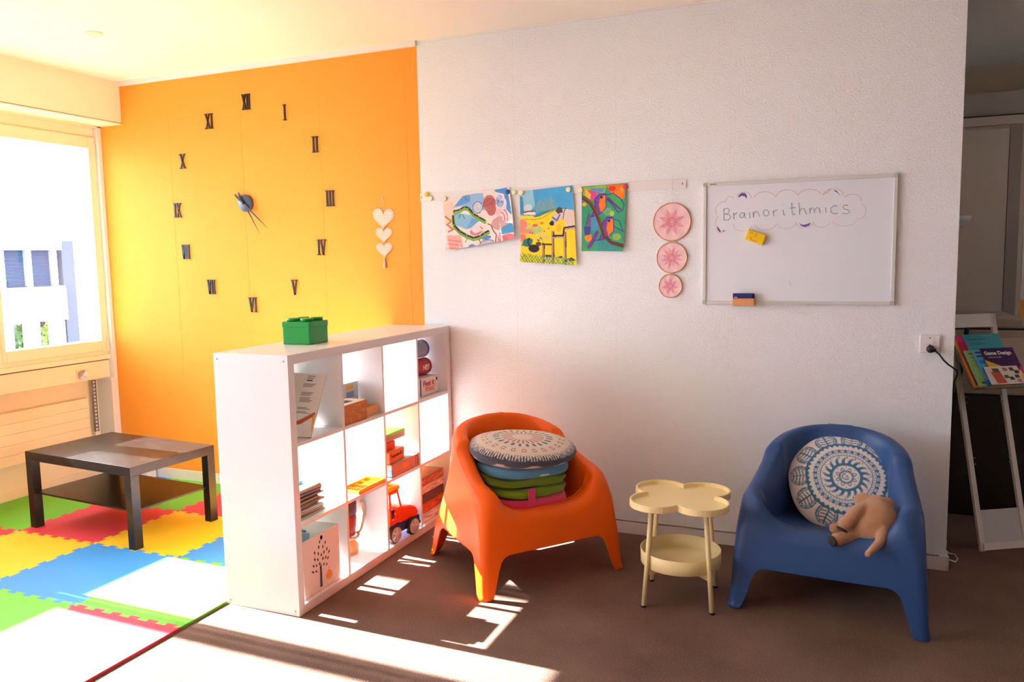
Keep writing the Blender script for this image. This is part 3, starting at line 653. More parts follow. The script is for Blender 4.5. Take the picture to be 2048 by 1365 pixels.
def armchair(name, label, loc, rz, m):
    t = thing(name, label, 'armchair', loc, rz)
    base = outline(0); mid = outline(.48); N = len(base)
    def arch(d):           # height of lower edge at distance d from a corner
        if d < .026: return 0
        if d < .055: return .125*(d-.026)/.029
        if d < .115: q = (d-.055)/.06; return .125+.058*math.sqrt(max(0, 1-(1-q)**2))
        return .183
    zb, zt = [], []
    for i in range(N):
        P, n, sd, s = base[i]
        if len(sd) == 2: zb.append(0)
        else:
            L = {'F': .70, 'B': .63, 'R': .61, 'L': .61}[sd]; zb.append(arch(min(s, 1-s)*L))
        (x, y), n, sd, s = mid[i]
        arm = .478+.222*smooth(.0, 1, ((y+.29)/.60))**1.15
        if sd == 'F': q = abs(x); zt.append(.352+(.478-.352)*smooth(.10, .33, q))
        else: zt.append(arm)
    for _ in range(40): zt = [(zt[i-1]+2*zt[i]+zt[(i+1) % N])/4 for i in range(N)]
    cols = []
    NV = 14
    for i in range(N):
        pts = []; ztop = zt[i]-.045
        for k in range(NV+1):
            q = k/NV; z = zb[i]+(ztop-zb[i])*(q**1.3); P, n, sd, s = outline_cache(z)[i]
            fl = .008*max(0, 1-z/.02)
            pts.append(Vector((P[0]-n[0]*fl, P[1]-n[1]*fl, z)))
        P, n, sd, s = outline_cache(zt[i])[i]; top = Vector((P[0], P[1], 0)); nn = Vector((n[0], n[1], 0))
        front = 1-smooth(.352, .46, zt[i])
        seat = Vector((max(-.235, min(.235, P[0]*.66)), max(-.225, min(.20, P[1]*.66)), 0)); zs = .325-.03*smooth(-.1, .25, seat.y)+.012*front
        prof = [pts[-1], top+nn*.008+Vector((0, 0, zt[i]-.016)), top+nn*(.034+.01*front)+Vector((0, 0, zt[i])), top+nn*(.076+.03*front)+Vector((0, 0, zt[i]-.014))]
        a = prof[-1]; sv = Vector((seat.x, seat.y, zs))
        w1 = a.lerp(sv, .35); w1.z = a.z+(zs-a.z)*.50; w2 = a.lerp(sv, .68); w2.z = a.z+(zs-a.z)*.86
        prof += [w1, w2, sv, sv*.5+Vector((0, 0, .5*.300)), Vector((0, .0, .302))]
        # catmull-rom through prof
        pr = [pts[-2]]+prof+[prof[-1]]
        for k in range(1, len(pr)-2):
            p0, p1, p2, p3 = pr[k-1], pr[k], pr[k+1], pr[k+2]
            for q in (.25, .5, .75, 1.0):
                pts.append(.5*((2*p1)+(p2-p0)*q+(2*p0-5*p1+4*p2-p3)*q*q+(3*p1-p0-3*p2+p3)*q**3))
        cols.append(pts)
    K = len(cols[0]); me = bpy.data.meshes.new('shell')
    vs = [p for c in cols for p in c]; fs = [(i*K+k, ((i+1) % N)*K+k, ((i+1) % N)*K+k+1, i*K+k+1) for i in range(N) for k in range(K-1)]
    me.from_pydata(vs, [], fs); b = bmesh.new(); b.from_mesh(me); bmesh.ops.remove_doubles(b, verts=b.verts, dist=1e-5); bmesh.ops.recalc_face_normals(b, faces=b.faces)
    for f_ in b.faces: f_.smooth = True
    b.to_mesh(me); b.free(); me.materials.append(m)
    o = bpy.data.objects.new('shell', me); COL.objects.link(o); o.parent = t
    sm = o.modifiers.new('relax', 'SMOOTH'); sm.factor = .5; sm.iterations = 2
    md = o.modifiers.new('thickness', 'SOLIDIFY'); md.thickness = .006; md.offset = -1
    return t
_oc = {}
def outline_cache(z):
    k = round(z, 3)
    if k not in _oc: _oc[k] = outline(k)
    return _oc[k]
M_CO = mat('chair_orange', (255, 104, 0), .42, .05, 600, spec=.4); M_CB = mat('chair_blue', (46, 80, 134), .40, .05, 600, spec=.4)
armchair('plastic_armchair', 'orange moulded plastic armchair holding a stack of cushions', (3.318, -.570, 0), math.radians(51), M_CO)
armchair('plastic_armchair', 'blue moulded plastic armchair beside the corner holding a mandala cushion', (4.755, -.440, 0), math.radians(-4.5), M_CB)

# ------------------------------------------------------------------ cushions
def round_cushion(name, label, R, th, pattern, loc, rot, edge=.5, m=None, nr=90, na=360, seam=None, puff=.0):
    t = thing(name, label, 'cushion', loc); t.rotation_euler = rot
    def prof(q):            # q 0 centre .. 1 rim
        return (1-abs(q)**3.2)**.5
    def P(i, j):
        q = j/(nr-1); a = 2*PI*i/na; r = R*math.sin(q*PI/2)**.92 if q < 1 else R
        wob = 1+.012*math.sin(3*a+1)+.008*math.sin(7*a)
        h = th/2*prof(math.sin(q*PI/2)**.92)*(1+puff*math.sin(2*a+.6)*q)
        return (r*wob*math.cos(a), r*wob*math.sin(a), h+th/2)
    def C(i, j):
        q = j/(nr-1); return pattern(math.sin(q*PI/2)**.92, 2*PI*i/na)
    grid_obj('cover_front', na, nr, P, C, m or attr_mat('cushion_fabric', .9, .35, 700, sheen=.2), t, closed_u=True)
    n2 = 24; P2 = lambda i, j: (lambda p: (p[0], p[1], th-p[2]))(P(i*(na//120), int(round(j*(nr-1)/(n2-1)))))
    grid_obj('cover_back', 120, n2, P2, lambda i, j: C(i*3, int(round(j*(nr-1)/(n2-1)))), m or MATS['cushion_fabric'], t, closed_u=True)
    if seam:
        MB().tube([(p[0]*1.004, p[1]*1.004, th/2) for p in (P(i, nr-1) for i in range(0, na, 4))], .004, 6, closed=True).build('piping', seam, t)
    return t
WHT, MBL = np.array(lin((232, 228, 222))), np.array(lin((64, 118, 160)))
def mandala(r, a):
    d = False; tw = lambda n, ph=0: abs(((a*n/(2*PI)+ph) % 1)-.5)*2     # 0..1 triangle
    ring = lambda x, w_=.008: abs(r-x) < w_
    if r < .085:
        d = abs(((a/(2*PI)+r*16) % 1)-.5) < .17 or ring(.08, .008)
    elif r < .23:
        pet = .11+.075*(1-tw(8)); d = abs(r-pet) < .012 or (r < pet and r > .105 and tw(8) < .35 and abs(r-.13) < .012) or ring(.1, .008)
        if .19 < r < .215 and tw(8, .5) < .12: d = True
    elif ring(.235, .012): d = True
    elif r < .43:
        x = (r-.24)/.19; sw = (a+.22*x*x)*18/(2*PI); f_ = abs((sw % 1)-.5)*2
        d = f_ > .18+.82*x**.8 or (x < .25); 
        if .30 < x < .75 and abs(f_-.55) < .07: d = True
        if x > .75 and tw(18, .2) < .1 and x < .9: d = True
    elif r < .60:
        d = ring(.445, .009) or ring(.50, .004) or ring(.585, .005)
        sc = .505+.05*math.sqrt(max(0, 1-(tw(30)*1.0)**2))
        if abs(r-sc) < .009: d = True
        if .51 < r < .535 and tw(30) < .45: d = True
        if .465 < r < .482 and tw(60) < .45: d = True
        if .56 < r < .575 and tw(30, .5) < .25: d = True
    elif r < .70:
        zg = .625+.04*tw(44); d = (r > zg and r < .672) or ring(.612, .005) or ring(.69, .008)
    elif r < .97:
        x = (r-.70)/.26; f_ = tw(11)        # petals
        wdt = .86*math.sqrt(max(0, 1-((x-.30)/.72)**2)) if x < 1 else 0
        if f_ < wdt:
            d = f_ > wdt-.10 or (f_ > wdt-.30 and f_ < wdt-.24) or (f_ > wdt-.26 and (int(x*22) % 2 == 0) and f_ < wdt-.1)
            if f_ < wdt-.33:
                d = f_ < .05 or abs(((x*4.5-f_*1.1) % 1)-.5) < .17
    return MBL if d else WHT
round_cushion('round_cushion', 'white round cushion with blue mandala print leaning in the blue armchair', .245, .13, mandala, (4.775, -.300, .510), (0, 0, 0))
bpy.data.objects['round_cushion'].rotation_euler = Euler((math.radians(50), 0, math.radians(3)), 'XYZ')
bpy.data.objects['round_cushion'].location = (4.800, -.262, .422)
OFF, RUS, GRY, NAV = np.array(lin((228, 216, 204))), np.array(lin((196, 96, 62))), np.array(lin((92, 100, 106))), np.array(lin((66, 70, 92)))
def burst(r, a):
    tw = lambda n, ph=0: abs(((a*n/(2*PI)+ph) % 1)-.5)*2
    if .20 < r < .40 and tw(24) < .45: return RUS
    if .44 < r < .56 and tw(24, .5) < .40: return GRY
    if .66 < r < .78:
        f_ = tw(24); q = max(f_/.36, abs(r-.72)/.055)
        if .6 < q < 1: return RUS
    if r > .87:
        q = (r-.87)/.13
        if tw(110) < .2+.65*q: return NAV
        if r > .985: return NAV
    return OFF
round_cushion('round_cushion', 'round cushion with rust and grey starburst on top of the cushion stack', .262, .115, burst, (3.345, -.605, .525), (math.radians(2), math.radians(4), .3), puff=.18)
def pad(name, label, rx, ry, th, loc, rot, m, n=64, fold=0, cat='cushion'):
    t = thing(name, label, cat, loc); t.rotation_euler = rot; prof = [(0, 0), (.6, 0), (.93, .02), (.985, .12), (1, .35), (1, .65), (.985, .88), (.93, .98), (.6, 1.0), (0, 1.0)]
    K = len(prof)
    def P(i, j):
        a = 2*PI*i/n; r, h = prof[j]; sq = 1/(abs(math.cos(a))**3+abs(math.sin(a))**3)**(1/3.)
        rip = 1+fold*(.03*math.sin(5*a+h*6)+.02*math.sin(11*a-4*h))
        return (rx*r*sq*rip*math.cos(a), ry*r*sq*rip*math.sin(a), th*h+fold*.012*math.sin(4*a+1.3)*r*(1 if h > .5 else 0))
    vs = [P(i, j) for j in range(K) for i in range(n)]; fs = [(j*n+i, j*n+(i+1) % n, (j+1)*n+(i+1) % n, (j+1)*n+i) for j in range(K-1) for i in range(n)]
    me = bpy.data.meshes.new('pad'); me.from_pydata(vs, [], fs); me.materials.append(m); me.polygons.foreach_set('use_smooth', [True]*len(fs))
    o = bpy.data.objects.new('padding', me); COL.objects.link(o); o.parent = t; sd = o.modifiers.new('sub', 'SUBSURF'); sd.levels = sd.render_levels = 1
    return t
R51 = math.radians(51)
t = pad('seat_pad', 'pink seat pad at the bottom of the cushion stack', .19, .19, .058, (3.355, -.615, .325), (0, 0, R51), mat('felt_pink', (232, 60, 112), .9, .3, 600, sheen=.3))
bx('strap', MATS['felt_pink'], t, -.075, -.04, -.192, -.186, .02, .115, .001)
pad('seat_pad', 'lime green cloth pad folded above the pink seat pad', .195, .185, .048, (3.345, -.605, .384), (.02, .03, R51+.1), mat('felt_lime', (128, 168, 24), .9, .3, 600, sheen=.3), fold=.7)
pad('seat_pad', 'olive green cloth pad sagging below the blue pad', .205, .19, .046, (3.338, -.600, .430), (-.02, .02, R51-.1), mat('felt_olive', (118, 150, 22), .9, .3, 600, sheen=.3), fold=.9)
t = pad('seat_pad', 'light blue seat pad just below the starburst cushion', .215, .205, .052, (3.335, -.595, .476), (0, .03, R51+.05), mat('felt_blue', (92, 160, 206), .9, .3, 600, sheen=.3))
bx('care_label', M_TRIM, t, -.02, .03, -.2085, -.2065, .012, .02)

# ------------------------------------------------------------------ plush elephant
def plush(name, label, loc, rz):
    t = thing(name, label, 'plush toy', loc, rz); m = mat('plush_tan', (214, 154, 108), .95, 1.0, 260, sheen=.5)
    b = MB()
    b.ball((.025, .0, .088), .098, 28, 20, (1.0, .92, 1.0)); b.ball((.012, -.02, .074), .09, 28, 20, (1.0, .95, .9))
    b.ball((.03, .055, .135), .062, 22, 16, (1, 1, .95))                         # head, turned away
    b.ball((.07, .06, .15), .04, 18, 12, (.9, .45, 1.0)); b.ball((-.02, .06, .168), .04, 18, 12, (1.1, .5, .8))   # ears
    def limb(pts, rs):
        P = [Vector(p) for p in pts]; n = 14
        for k in range(n+1):
            q = k/n*(len(P)-1); i = min(int(q), len(P)-2); f_ = q-i; c = P[i].lerp(P[i+1], f_); r = rs[i]+(rs[i+1]-rs[i])*f_; b.ball(c, r, 14, 10)
    limb([(-.01, .0, .150), (-.05, -.05, .145), (-.098, -.085, .092)], [.032, .029, .030])       # raised arm
    limb([(-.05, -.05, .045), (-.085, -.09, .038), (-.128, -.125, .034)], [.030, .026, .029])    # leg
    limb([(-.06, .0, .05), (-.11, -.02, .045), (-.14, -.03, .05)], [.026, .022, .024])            # other arm
    limb([(.055, -.085, .08), (.038, -.135, .042), (-.008, -.195, .006)], [.024, .02, .014])     # trunk
    o = b.build('body', m, t)
    rm = o.modifiers.new('fuse', 'REMESH'); rm.mode = 'VOXEL'; rm.voxel_size = .0045; rm.use_smooth_shade = True
    s2 = o.modifiers.new('soft', 'SMOOTH'); s2.factor = .5; s2.iterations = 8
    tx = bpy.data.textures.new('fur', 'CLOUDS'); tx.noise_scale = .008
    ds = o.modifiers.new('fur', 'DISPLACE'); ds.texture = tx; ds.strength = .003; ds.mid_level = .5
    pm = mat('plush_pad', (58, 50, 48), .9)
    for c, d in (((-.112, -.098, .068), (-.45, -.4, -.8)), ((-.150, -.146, .028), (-.7, -.72, -.1))):
        q = MB(); q.lathe([(0, .004), (.018, .0035), (.025, 0), (.024, -.006)], 20)
        q.build('paw_pad', pm, t, c, Vector(d).to_track_quat('Z', 'Y').to_euler())
    bx_ = MB(); bx_.ball((-.035, -.068, .075), .05, 20, 14, (.75, .35, .95), Matrix.Rotation(-.5, 3, 'Z')); bx_.build('belly_patch', mat('plush_belly', (222, 172, 138), .9, .3, 300, sheen=.3), t)
    return t
plush('plush_elephant', 'tan plush elephant with black paw pads lying on the blue armchair seat', (4.892, -.640, .320), math.radians(0)).scale = (.92, .92, .92)

# ================================================================== CLOVER SIDE TABLE
M_CL = mat('side_table_yellow', (250, 230, 170), .4)
t = thing('clover_table', 'pale yellow side table with clover-shaped top and round lower tray', 'side table', (4.140, -.722, 0), math.radians(5.5))
def clover(off, r, n=28, inset=0):
    P = []; r -= inset; o_ = off
    for k in range(4):
        c = PI/4+k*PI/2; cx, cy = o_*math.cos(c)*math.sqrt(2), o_*math.sin(c)*math.sqrt(2); ext = math.pi-math.acos(min(1, o_/r))
        for i in range(n+1):
            a = c+(-1+2*i/n)*(ext-PI/4); P.append((cx+r*math.cos(a), cy+r*math.sin(a)))
    return P
top = clover(.094, .114); inn = clover(.094, .114, inset=.009)
b = MB(); b.prism(inn, .008, lambda p, q, r: (p, q, .440+r)); b.build('tray_top', M_CL, t)
b = MB(); lo = [b.bm.verts.new((p[0], p[1], .436)) for p in top]; hi = [b.bm.verts.new((p[0], p[1], .466)) for p in top]
li = [b.bm.verts.new((p[0], p[1], .436)) for p in inn]; hi2 = [b.bm.verts.new((p[0], p[1], .466)) for p in inn]; n = len(top)
for i in range(n):
    j = (i+1) % n
    for A, B in ((lo, hi), (hi, hi2), (hi2, li), (li, lo)): b.bm.faces.new((A[i], A[j], B[j], B[i]))
o = b.build('tray_rim', M_CL, t); md = o.modifiers.new('r', 'BEVEL'); md.width = .0025; md.segments = 2; md.limit_method = 'ANGLE'
for sx in (-1, 1):
    for sy in (-1, 1):
        lg = MB().tube([(sx*.142, sy*.142, .006), (sx*.112, sy*.112, .442)], .0105, 14).build('leg', M_CL, t)
        MB().lathe([(.0115, 0), (.0115, .008)], 14, (sx*.1425, sy*.1425, 0)).build('foot_cap', M_BLACK, lg)
MB().lathe([(0, .160), (.168, .160), (.172, .164), (.174, .224), (.172, .225), (.170, .224), (.167, .168), (0, .166)], 72).build('lower_tray', M_CL, t)
for a in (PI/4, -PI/4):
    b = MB(); b.box(-.19, .19, -.006, .006, .138, .160); b.build('crossbar', M_CL, t, rot=(0, 0, a))

# ================================================================== ON THE WALL
# --- clock: hub and hands, numerals stuck on separately
M_NUM = mat('numeral_black', (34, 26, 20), .5)
t = thing('wall_clock', 'black wall clock hub with two long hands amid Roman numerals', 'clock', (1.237, 0, 1.882))
MB().lathe([(.054, 0), (.054, -.02), (.050, -.024), (0, -.024)], 40, axis='Y').build('hub', mat('clock_slate', (70, 84, 112), .3), t)
def hand(dx, dz, tail, wd, y):
    d = Vector((dx, 0, dz)); L = d.length; d.normalize(); n = Vector((-d.z, 0, d.x)); b = MB(); T = -d*tail
    P = [T+n*wd*.9, T+n*wd*1.6+d*.02, n*wd*1.2, d*(L*.55)+n*wd*.75, d*L, d*(L*.55)-n*wd*.75, -n*wd*1.2, T-n*wd*1.6+d*.02, T-n*wd*.9]
    lo = [b.bm.verts.new(p+Vector((0, y, 0))) for p in P]; hi = [b.bm.verts.new(p+Vector((0, y-.003, 0))) for p in P]; k = len(P)
    b.bm.faces.new(lo); b.bm.faces.new(hi)
    for i in range(k): b.bm.faces.new((lo[i], lo[(i+1) % k], hi[(i+1) % k], hi[i]))
    b.build('hand', M_BLACK, t)
hand(.182, -.163, .085, .0055, -.034); hand(.115, -.196, .080, .0045, -.028)
MB().lathe([(.008, -.022), (.008, -.04), (0, -.041)], 16, axis='Y').build('axle', M_BLACK, t)
GW = {'I': .024, 'V': .044, 'X': .048}
def numeral(txt, x, z, where):
    h, sw = .096, .0105; W_ = sum(GW[c] for c in txt); sc = min(1, .064/W_); b = MB(); cx = -W_*sc/2
    def bar(x0, x1, wd):
        b.prism([(x0-wd/2, -h/2), (x0+wd/2, -h/2), (x1+wd/2, h/2), (x1-wd/2, h/2)], .007, lambda p, q, r: (p, -r, q))
    def serif(c, zz, wd): b.box(c-wd/2, c+wd/2, -.0072, 0, zz-.003, zz+.003)
    for c in txt:
        w_ = GW[c]*sc; m_ = cx+w_/2
        if c == 'I': bar(m_, m_, sw); serif(m_, h/2-.003, w_*.95); serif(m_, -h/2+.003, w_*.95)
        if c == 'V': bar(m_, m_-w_*.36, sw*1.05); bar(m_, m_+w_*.36, sw*.7); serif(m_-w_*.34, h/2-.003, w_*.5); serif(m_+w_*.34, h/2-.003, w_*.45)
        if c == 'X':
            bar(m_+w_*.34, m_-w_*.34, sw*1.1); bar(m_-w_*.34, m_+w_*.34, sw*.7)
            for s1 in (-1, 1):
                for s2 in (-1, 1): serif(m_+s1*w_*.34, s2*(h/2-.003), w_*.42)
        cx += w_
    tag(b.build('clock_numeral', M_NUM, None, (x, -.0005, z)), 'black Roman numeral %s of the wall clock, %s' % (txt, where), 'numeral', 'clock numerals on the orange wall')
for a in [('XII', 1.275, 2.513, 'topmost'), ('I', 1.568, 2.423, 'just right of the top'), ('II', 1.784, 2.214, 'upper right'), ('III', 1.876, 1.885, 'rightmost'), ('IV', 1.799, 1.59, 'lower right'), ('V', 1.582, 1.344, 'low right above the shelf'),
          ('VI', 1.247, 1.232, 'lowest'), ('VII', .910, 1.349, 'low left'), ('VIII', .708, 1.584, 'lower left'), ('IX', .656, 1.861, 'leftmost'), ('X', .725, 2.179, 'upper left'), ('XI', .968, 2.418, 'just left of the top')]: numeral(*a)
# --- heart garland
t = thing('heart_garland', 'pink garland of three lacy paper hearts with a tassel on the orange wall', 'garland', (2.249, -.006, 1.46))
M_HT = mat('heart_pink', (255, 226, 208), .8); M_HC = mat('heart_cut', (226, 160, 140), .8)
def heart2d(w_, h_, n=40):
    P = []
    for k in range(n):
        q = 2*PI*k/n; P.append((w_/2*math.sin(q)**3, h_/2*((13*math.cos(q)-5*math.cos(2*q)-2*math.cos(3*q)-math.cos(4*q))/15+.10)))
    return P
for w_, h_, zc, ti in ((.137, .128, .290, .06), (.108, .095, .192, .03), (.104, .092, .105, -.03)):
    b = MB(); b.prism(heart2d(w_, h_), .003, lambda p, q, r: (p, -r, q)); hh = b.build('heart', M_HT, t, (0, 0, zc), (0, ti, .1))
    b = MB()
    for (u, v) in [(u, v) for u in np.linspace(-.34, .34, 8) for v in np.linspace(-.32, .34, 8)]:
        if (abs(u)*1.25)**1.2+abs(min(0, v))*1.15 < .38 and (v < .25 or abs(u) > .08):
            r_ = .0026 if (int(u*100)+int(v*100)) % 2 else .0018
            b.lathe([(r_, -.0031), (r_, -.0035)], 7, (u*w_, 0, v*h_), 'Y')
    b.build('cutouts', M_HC, hh)['kind'] = 'stuff'
    MB().tube([(p*1.0, -.003, q) for p, q in heart2d(w_*.86, h_*.84)], .0012, 5, closed=True).build('stitching', M_HC, hh)
MB().tube([(0, 0, .415), (0, -.002, .335)], .0009, 5).build('string', M_TRIM, t); MB().lathe([(.004, 0), (.004, -.008), (0, -.009)], 10, (0, .006, .415), 'Y').build('pin', M_TRIM, t)
MB().tube([(0, -.002, .245), (0, -.002, .05)], .0008, 5).build('string', M_TRIM, t)
MB().lathe([(.003, .06), (.006, .052), (.0045, .045), (.010, .0), (.008, -.002), (0, -.002)], 14).build('tassel', mat('tassel', (240, 206, 190), .9, .8, 400), t)
# --- magnetic rail
t = thing('magnetic_rail', 'long white magnetic strip screwed to the white wall', 'rail', (3.265, -.001, 1.862))
bx('strip', M_WHITE, t, -.765, .765, -.004, 0, -.023, .023, .001)
for x in (-.757, .745): MB().lathe([(.004, -.004), (.004, -.0052), (0, -.0056)], 12, (x, 0, .0), 'Y').build('screw', M_STEEL, t)
M_CRM = (240, 228, 186)
for x, z, cl, lb in [(2.545, 1.877, (238, 206, 26), 'bright yellow round magnet at the left end of the rail'), (2.570, 1.852, M_CRM, 'cream round magnet next to the yellow one on the rail'), (2.663, 1.847, M_CRM, 'cream round magnet at the left corner of the lizard painting'),
                     (3.052, 1.866, (30, 64, 160), 'dark blue round magnet holding the lizard painting'), (3.090, 1.862, (206, 230, 200), 'mint round magnet between the first two paintings'), (3.133, 1.858, M_CRM, 'cream round magnet at the left corner of the horse painting'),
                     (3.405, 1.862, M_CRM, 'cream round magnet at the right corner of the horse painting'), (3.472, 1.856, M_CRM, 'cream round magnet at the left corner of the parrot painting'), (3.715, 1.860, (208, 50, 74), 'pinkish red round magnet at the right corner of the parrot painting')]:
    tag(MB().lathe([(.0135, 0), (.0145, -.003), (.0135, -.008), (.011, -.009), (0, -.009)], 24, (0, 0, 0), 'Y').build('magnet', mat('magnet_%d_%d_%d' % cl, cl, .4), None, (x, -.0058, z)), lb, 'magnet', 'magnets on the rail')
# --- paintings
def painting(label, q, cv, bend, yo=-.0045):
    """q: TL,TR,BR,BL as (x,z) on the wall; bend(u,v)->distance off the wall"""
    cx = sum(p[0] for p in q)/4; zc = sum(p[1] for p in q)/4
    t = thing('painting', label, 'painting', (cx, yo, zc))
    def P(u, v):
        x = (q[0][0]*(1-u)+q[1][0]*u)*(1-v)+(q[3][0]*(1-u)+q[2][0]*u)*v; z = (q[0][1]*(1-u)+q[1][1]*u)*(1-v)+(q[3][1]*(1-u)+q[2][1]*u)*v
        return (x-cx, -bend(u, v)-.0006, z-zc)
    cv.obj('painted_sheet', P, t)
    n = 14; vs = [P(i/n, j/n) for j in range(n+1) for i in range(n+1)]; vs = [(a, b+.0006, c) for a, b, c in vs]
    me = bpy.data.meshes.new('paper'); me.from_pydata(vs, [], [(j*(n+1)+i, j*(n+1)+i+1, (j+1)*(n+1)+i+1, (j+1)*(n+1)+i) for j in range(n) for i in range(n)]); me.materials.append(M_PAPER)
    me.polygons.foreach_set('use_smooth', [True]*len(me.polygons)); o = bpy.data.objects.new('paper_back', me); COL.objects.link(o); o.parent = t
    return t
# first: lizards among swirls      crop coords (720..1070 x 360..560, scale 5.851) -> unit square
c = Canvas(170, 132, (238, 226, 220)); N_ = lambda x, y: ((x-985)/820, (y-(245-(x-985)*.215))/(565))
pp = lambda *a: [N_(*q) for q in a]
c.poly(pp((985, 300), (1100, 250), (1130, 420), (1090, 540), (985, 540)), (244, 208, 186)); c.poly(pp((1100, 330), (1250, 170), (1480, 150), (1500, 330), (1330, 360), (1250, 300)), (150, 190, 230))
c.poly(pp((1120, 310), (1230, 200), (1300, 170), (1320, 250), (1230, 290)), (100, 160, 220)); c.poly(pp((1100, 380), (1330, 400), (1330, 500), (1240, 560), (1110, 520)), (140, 190, 222)); c.poly(pp((1320, 430), (1450, 420), (1300, 540), (1240, 560)), (110, 170, 220))
c.ell(*N_(1545, 260), .095, .16, (198, 116, 116)); c.ell(*N_(1560, 320), .07, .13, (190, 106, 106)); c.ell(*N_(1690, 360), .10, .14, (240, 196, 200)); c.ell(*N_(1650, 470), .13, .13, (206, 160, 160), .4)
for k in range(4): c.arc(*N_(1545, 290), .03+.022*k, .04+.035*k, 3.2, 5.8, (150, 70, 76), .005)
for k in range(5): c.arc(*N_(1650, 420), .05+.022*k, .08+.04*k, -1.2, .4, (214, 120, 136) if k % 2 else (250, 236, 236), .008)
c.poly(pp((1610, 60), (1770, 50), (1800, 380), (1740, 320), (1730, 150), (1630, 130)), (80, 150, 220)); c.ell(*N_(1675, 225), .065, .15, (236, 238, 244)); c.ell(*N_(1700, 250), .06, .12, (226, 226, 236))
for k in range(4): c.arc(*N_(1672, 228), .012+.013*k, .03+.028*k, 0, 5.6, (70, 110, 190), .0045)
c.ell(*N_(1400, 310), .07, .10, (206, 214, 226)); c.arc(*N_(1400, 310), .07, .11, 0, 6, (60, 90, 170), .005); c.arc(*N_(1405, 305), .04, .06, 0, 5, (200, 200, 206), .006); c.arc(*N_(1290, 205), .035, .05, 0, 6, (70, 110, 200), .005)
c.poly(pp((1660, 520), (1790, 450), (1820, 560), (1620, 600)), (70, 150, 200)); c.poly(pp((1700, 460), (1800, 420), (1810, 470)), (250, 250, 250)); c.ell(*N_(1720, 640), .12, .10, (214, 120, 124))
for k in range(6): c.arc(*N_(1610, 690), .04+.022*k, .03+.022*k, -1.7, .1, (190, 80, 90), .005)
c.ell(*N_(1360, 570), .10, .09, (214, 140, 146), -.4); c.poly(pp((1290, 560), (1380, 500), (1440, 560), (1340, 600)), (246, 220, 220)); c.poly(pp((1000, 640), (1170, 630), (1190, 800), (1040, 820)), (236, 176, 170))
for k in range(3): c.line(pp((1010, 690+k*45), (1175, 700+k*40)), (204, 110, 104), .004)
c.line(pp((995, 430), (1070, 480), (1010, 520), (1080, 570), (1020, 600)), (196, 120, 70), .012)
c.ell(*N_(1470, 640), .07, .04, (90, 140, 220)); c.ell(*N_(1290, 750), .05, .05, (90, 140, 220)); c.ell(*N_(1470, 700), .10, .055, (200, 200, 210)); c.arc(*N_(1470, 700), .10, .06, 3.2, 6.2, (110, 110, 130), .006)
for tt in (0, 1):
    L = pp((1110, 365), (1180, 345), (1240, 310), (1290, 320), (1340, 380), (1400, 415), (1470, 450)) if not tt else pp((1090, 420), (1095, 520), (1160, 585), (1240, 625), (1320, 650), (1400, 625), (1450, 590), (1500, 565))
    c.line([(x, y+.03) for x, y in L], (156, 206, 70), .028); c.line([(x, y+.05) for x, y in L], (120, 170, 70), .012); c.line(L, (44, 40, 40), .015 if tt else .013)
    for q in L[1:-1]: c.ell(q[0], q[1], .006, .008, (230, 226, 220))
for a in (((1180, 400), (1160, 440)), ((1210, 400), (1230, 440)), ((1250, 650), (1220, 700)), ((1380, 660), (1400, 700)), ((1380, 380), (1420, 370))): c.line(pp(*a), (90, 120, 50), .006)
c.line(pp((1500, 485), (1540, 500), (1560, 560), (1590, 600), (1570, 700)), (90, 60, 60), .007); c.noise(.10, 2)
painting('watercolour of green lizards among blue and pink swirls, leftmost painting', [(2.650, 1.842), (3.064, 1.893), (3.098, 1.609), (2.672, 1.552)], c, lambda u, v: .004+.012*v*v+.02*max(0, u-.8)*v*4+.03*max(0, .2-u)*max(0, v-.7)*10)
# second: horse and cat before yellow fields   crop (1020..1400 x 340..620, scale 4.874)
c = Canvas(132, 182, (250, 220, 40)); N_ = lambda x, y: ((x-(108+(y-170)*.02))/(520+(y-170)*.02), (y-(200-(x-108)*.085))/(735+(x-108)*.02))
pp = lambda *a: [N_(*q) for q in a]
c.poly([(0, 0), (1, 0), (1, .33), (.7, .28), (.35, .36), (0, .34)], (72, 170, 226)); c.poly(pp((100, 200), (240, 180), (260, 350), (180, 420), (110, 440)), (150, 206, 226)); c.poly(pp((100, 250), (140, 260), (150, 420), (105, 440)), (60, 150, 200)); c.ell(*N_(190, 370), .08, .05, (206, 224, 230))
c.poly(pp((225, 470), (300, 420), (400, 380), (480, 365), (450, 390), (370, 420), (300, 455)), (54, 140, 140)); c.poly(pp((110, 450), (230, 460), (330, 470), (470, 390), (620, 380), (640, 900), (110, 900)), (250, 220, 40))
for k in range(14): c.line(pp((275+k*14, 400-(k % 3)*6), (285+k*14-k*2, 320-(k % 4)*12-k*2)), (150, 170, 130), .006)
c.poly(pp((140, 420), (200, 402), (262, 402), (262, 440), (150, 440)), (240, 236, 226)); c.line(pp((140, 420), (200, 404), (262, 404)), (140, 84, 50), .014); c.line(pp((160, 490), (260, 488), (330, 470), (440, 395)), (190, 150, 30), .006)
c.ell(*N_(135, 560), .10, .10, (240, 140, 120)); c.ell(*N_(140, 680), .06, .06, (240, 130, 110)); c.ell(*N_(250, 590), .16, .07, (190, 210, 120)); c.ell(*N_(190, 610), .11, .035, (226, 150, 130)); c.ell(*N_(330, 650), .14, .06, (236, 214, 90)); c.ell(*N_(260, 545), .05, .02, (236, 100, 70)); c.ell(*N_(325, 520), .03, .02, (240, 130, 50)); c.ell(*N_(490, 560), .05, .05, (250, 190, 40))
for a in ((205, 535), (350, 600), (390, 570), (210, 620), (235, 625)): c.ell(*N_(*a), .018, .006, (60, 70, 50), -.5)
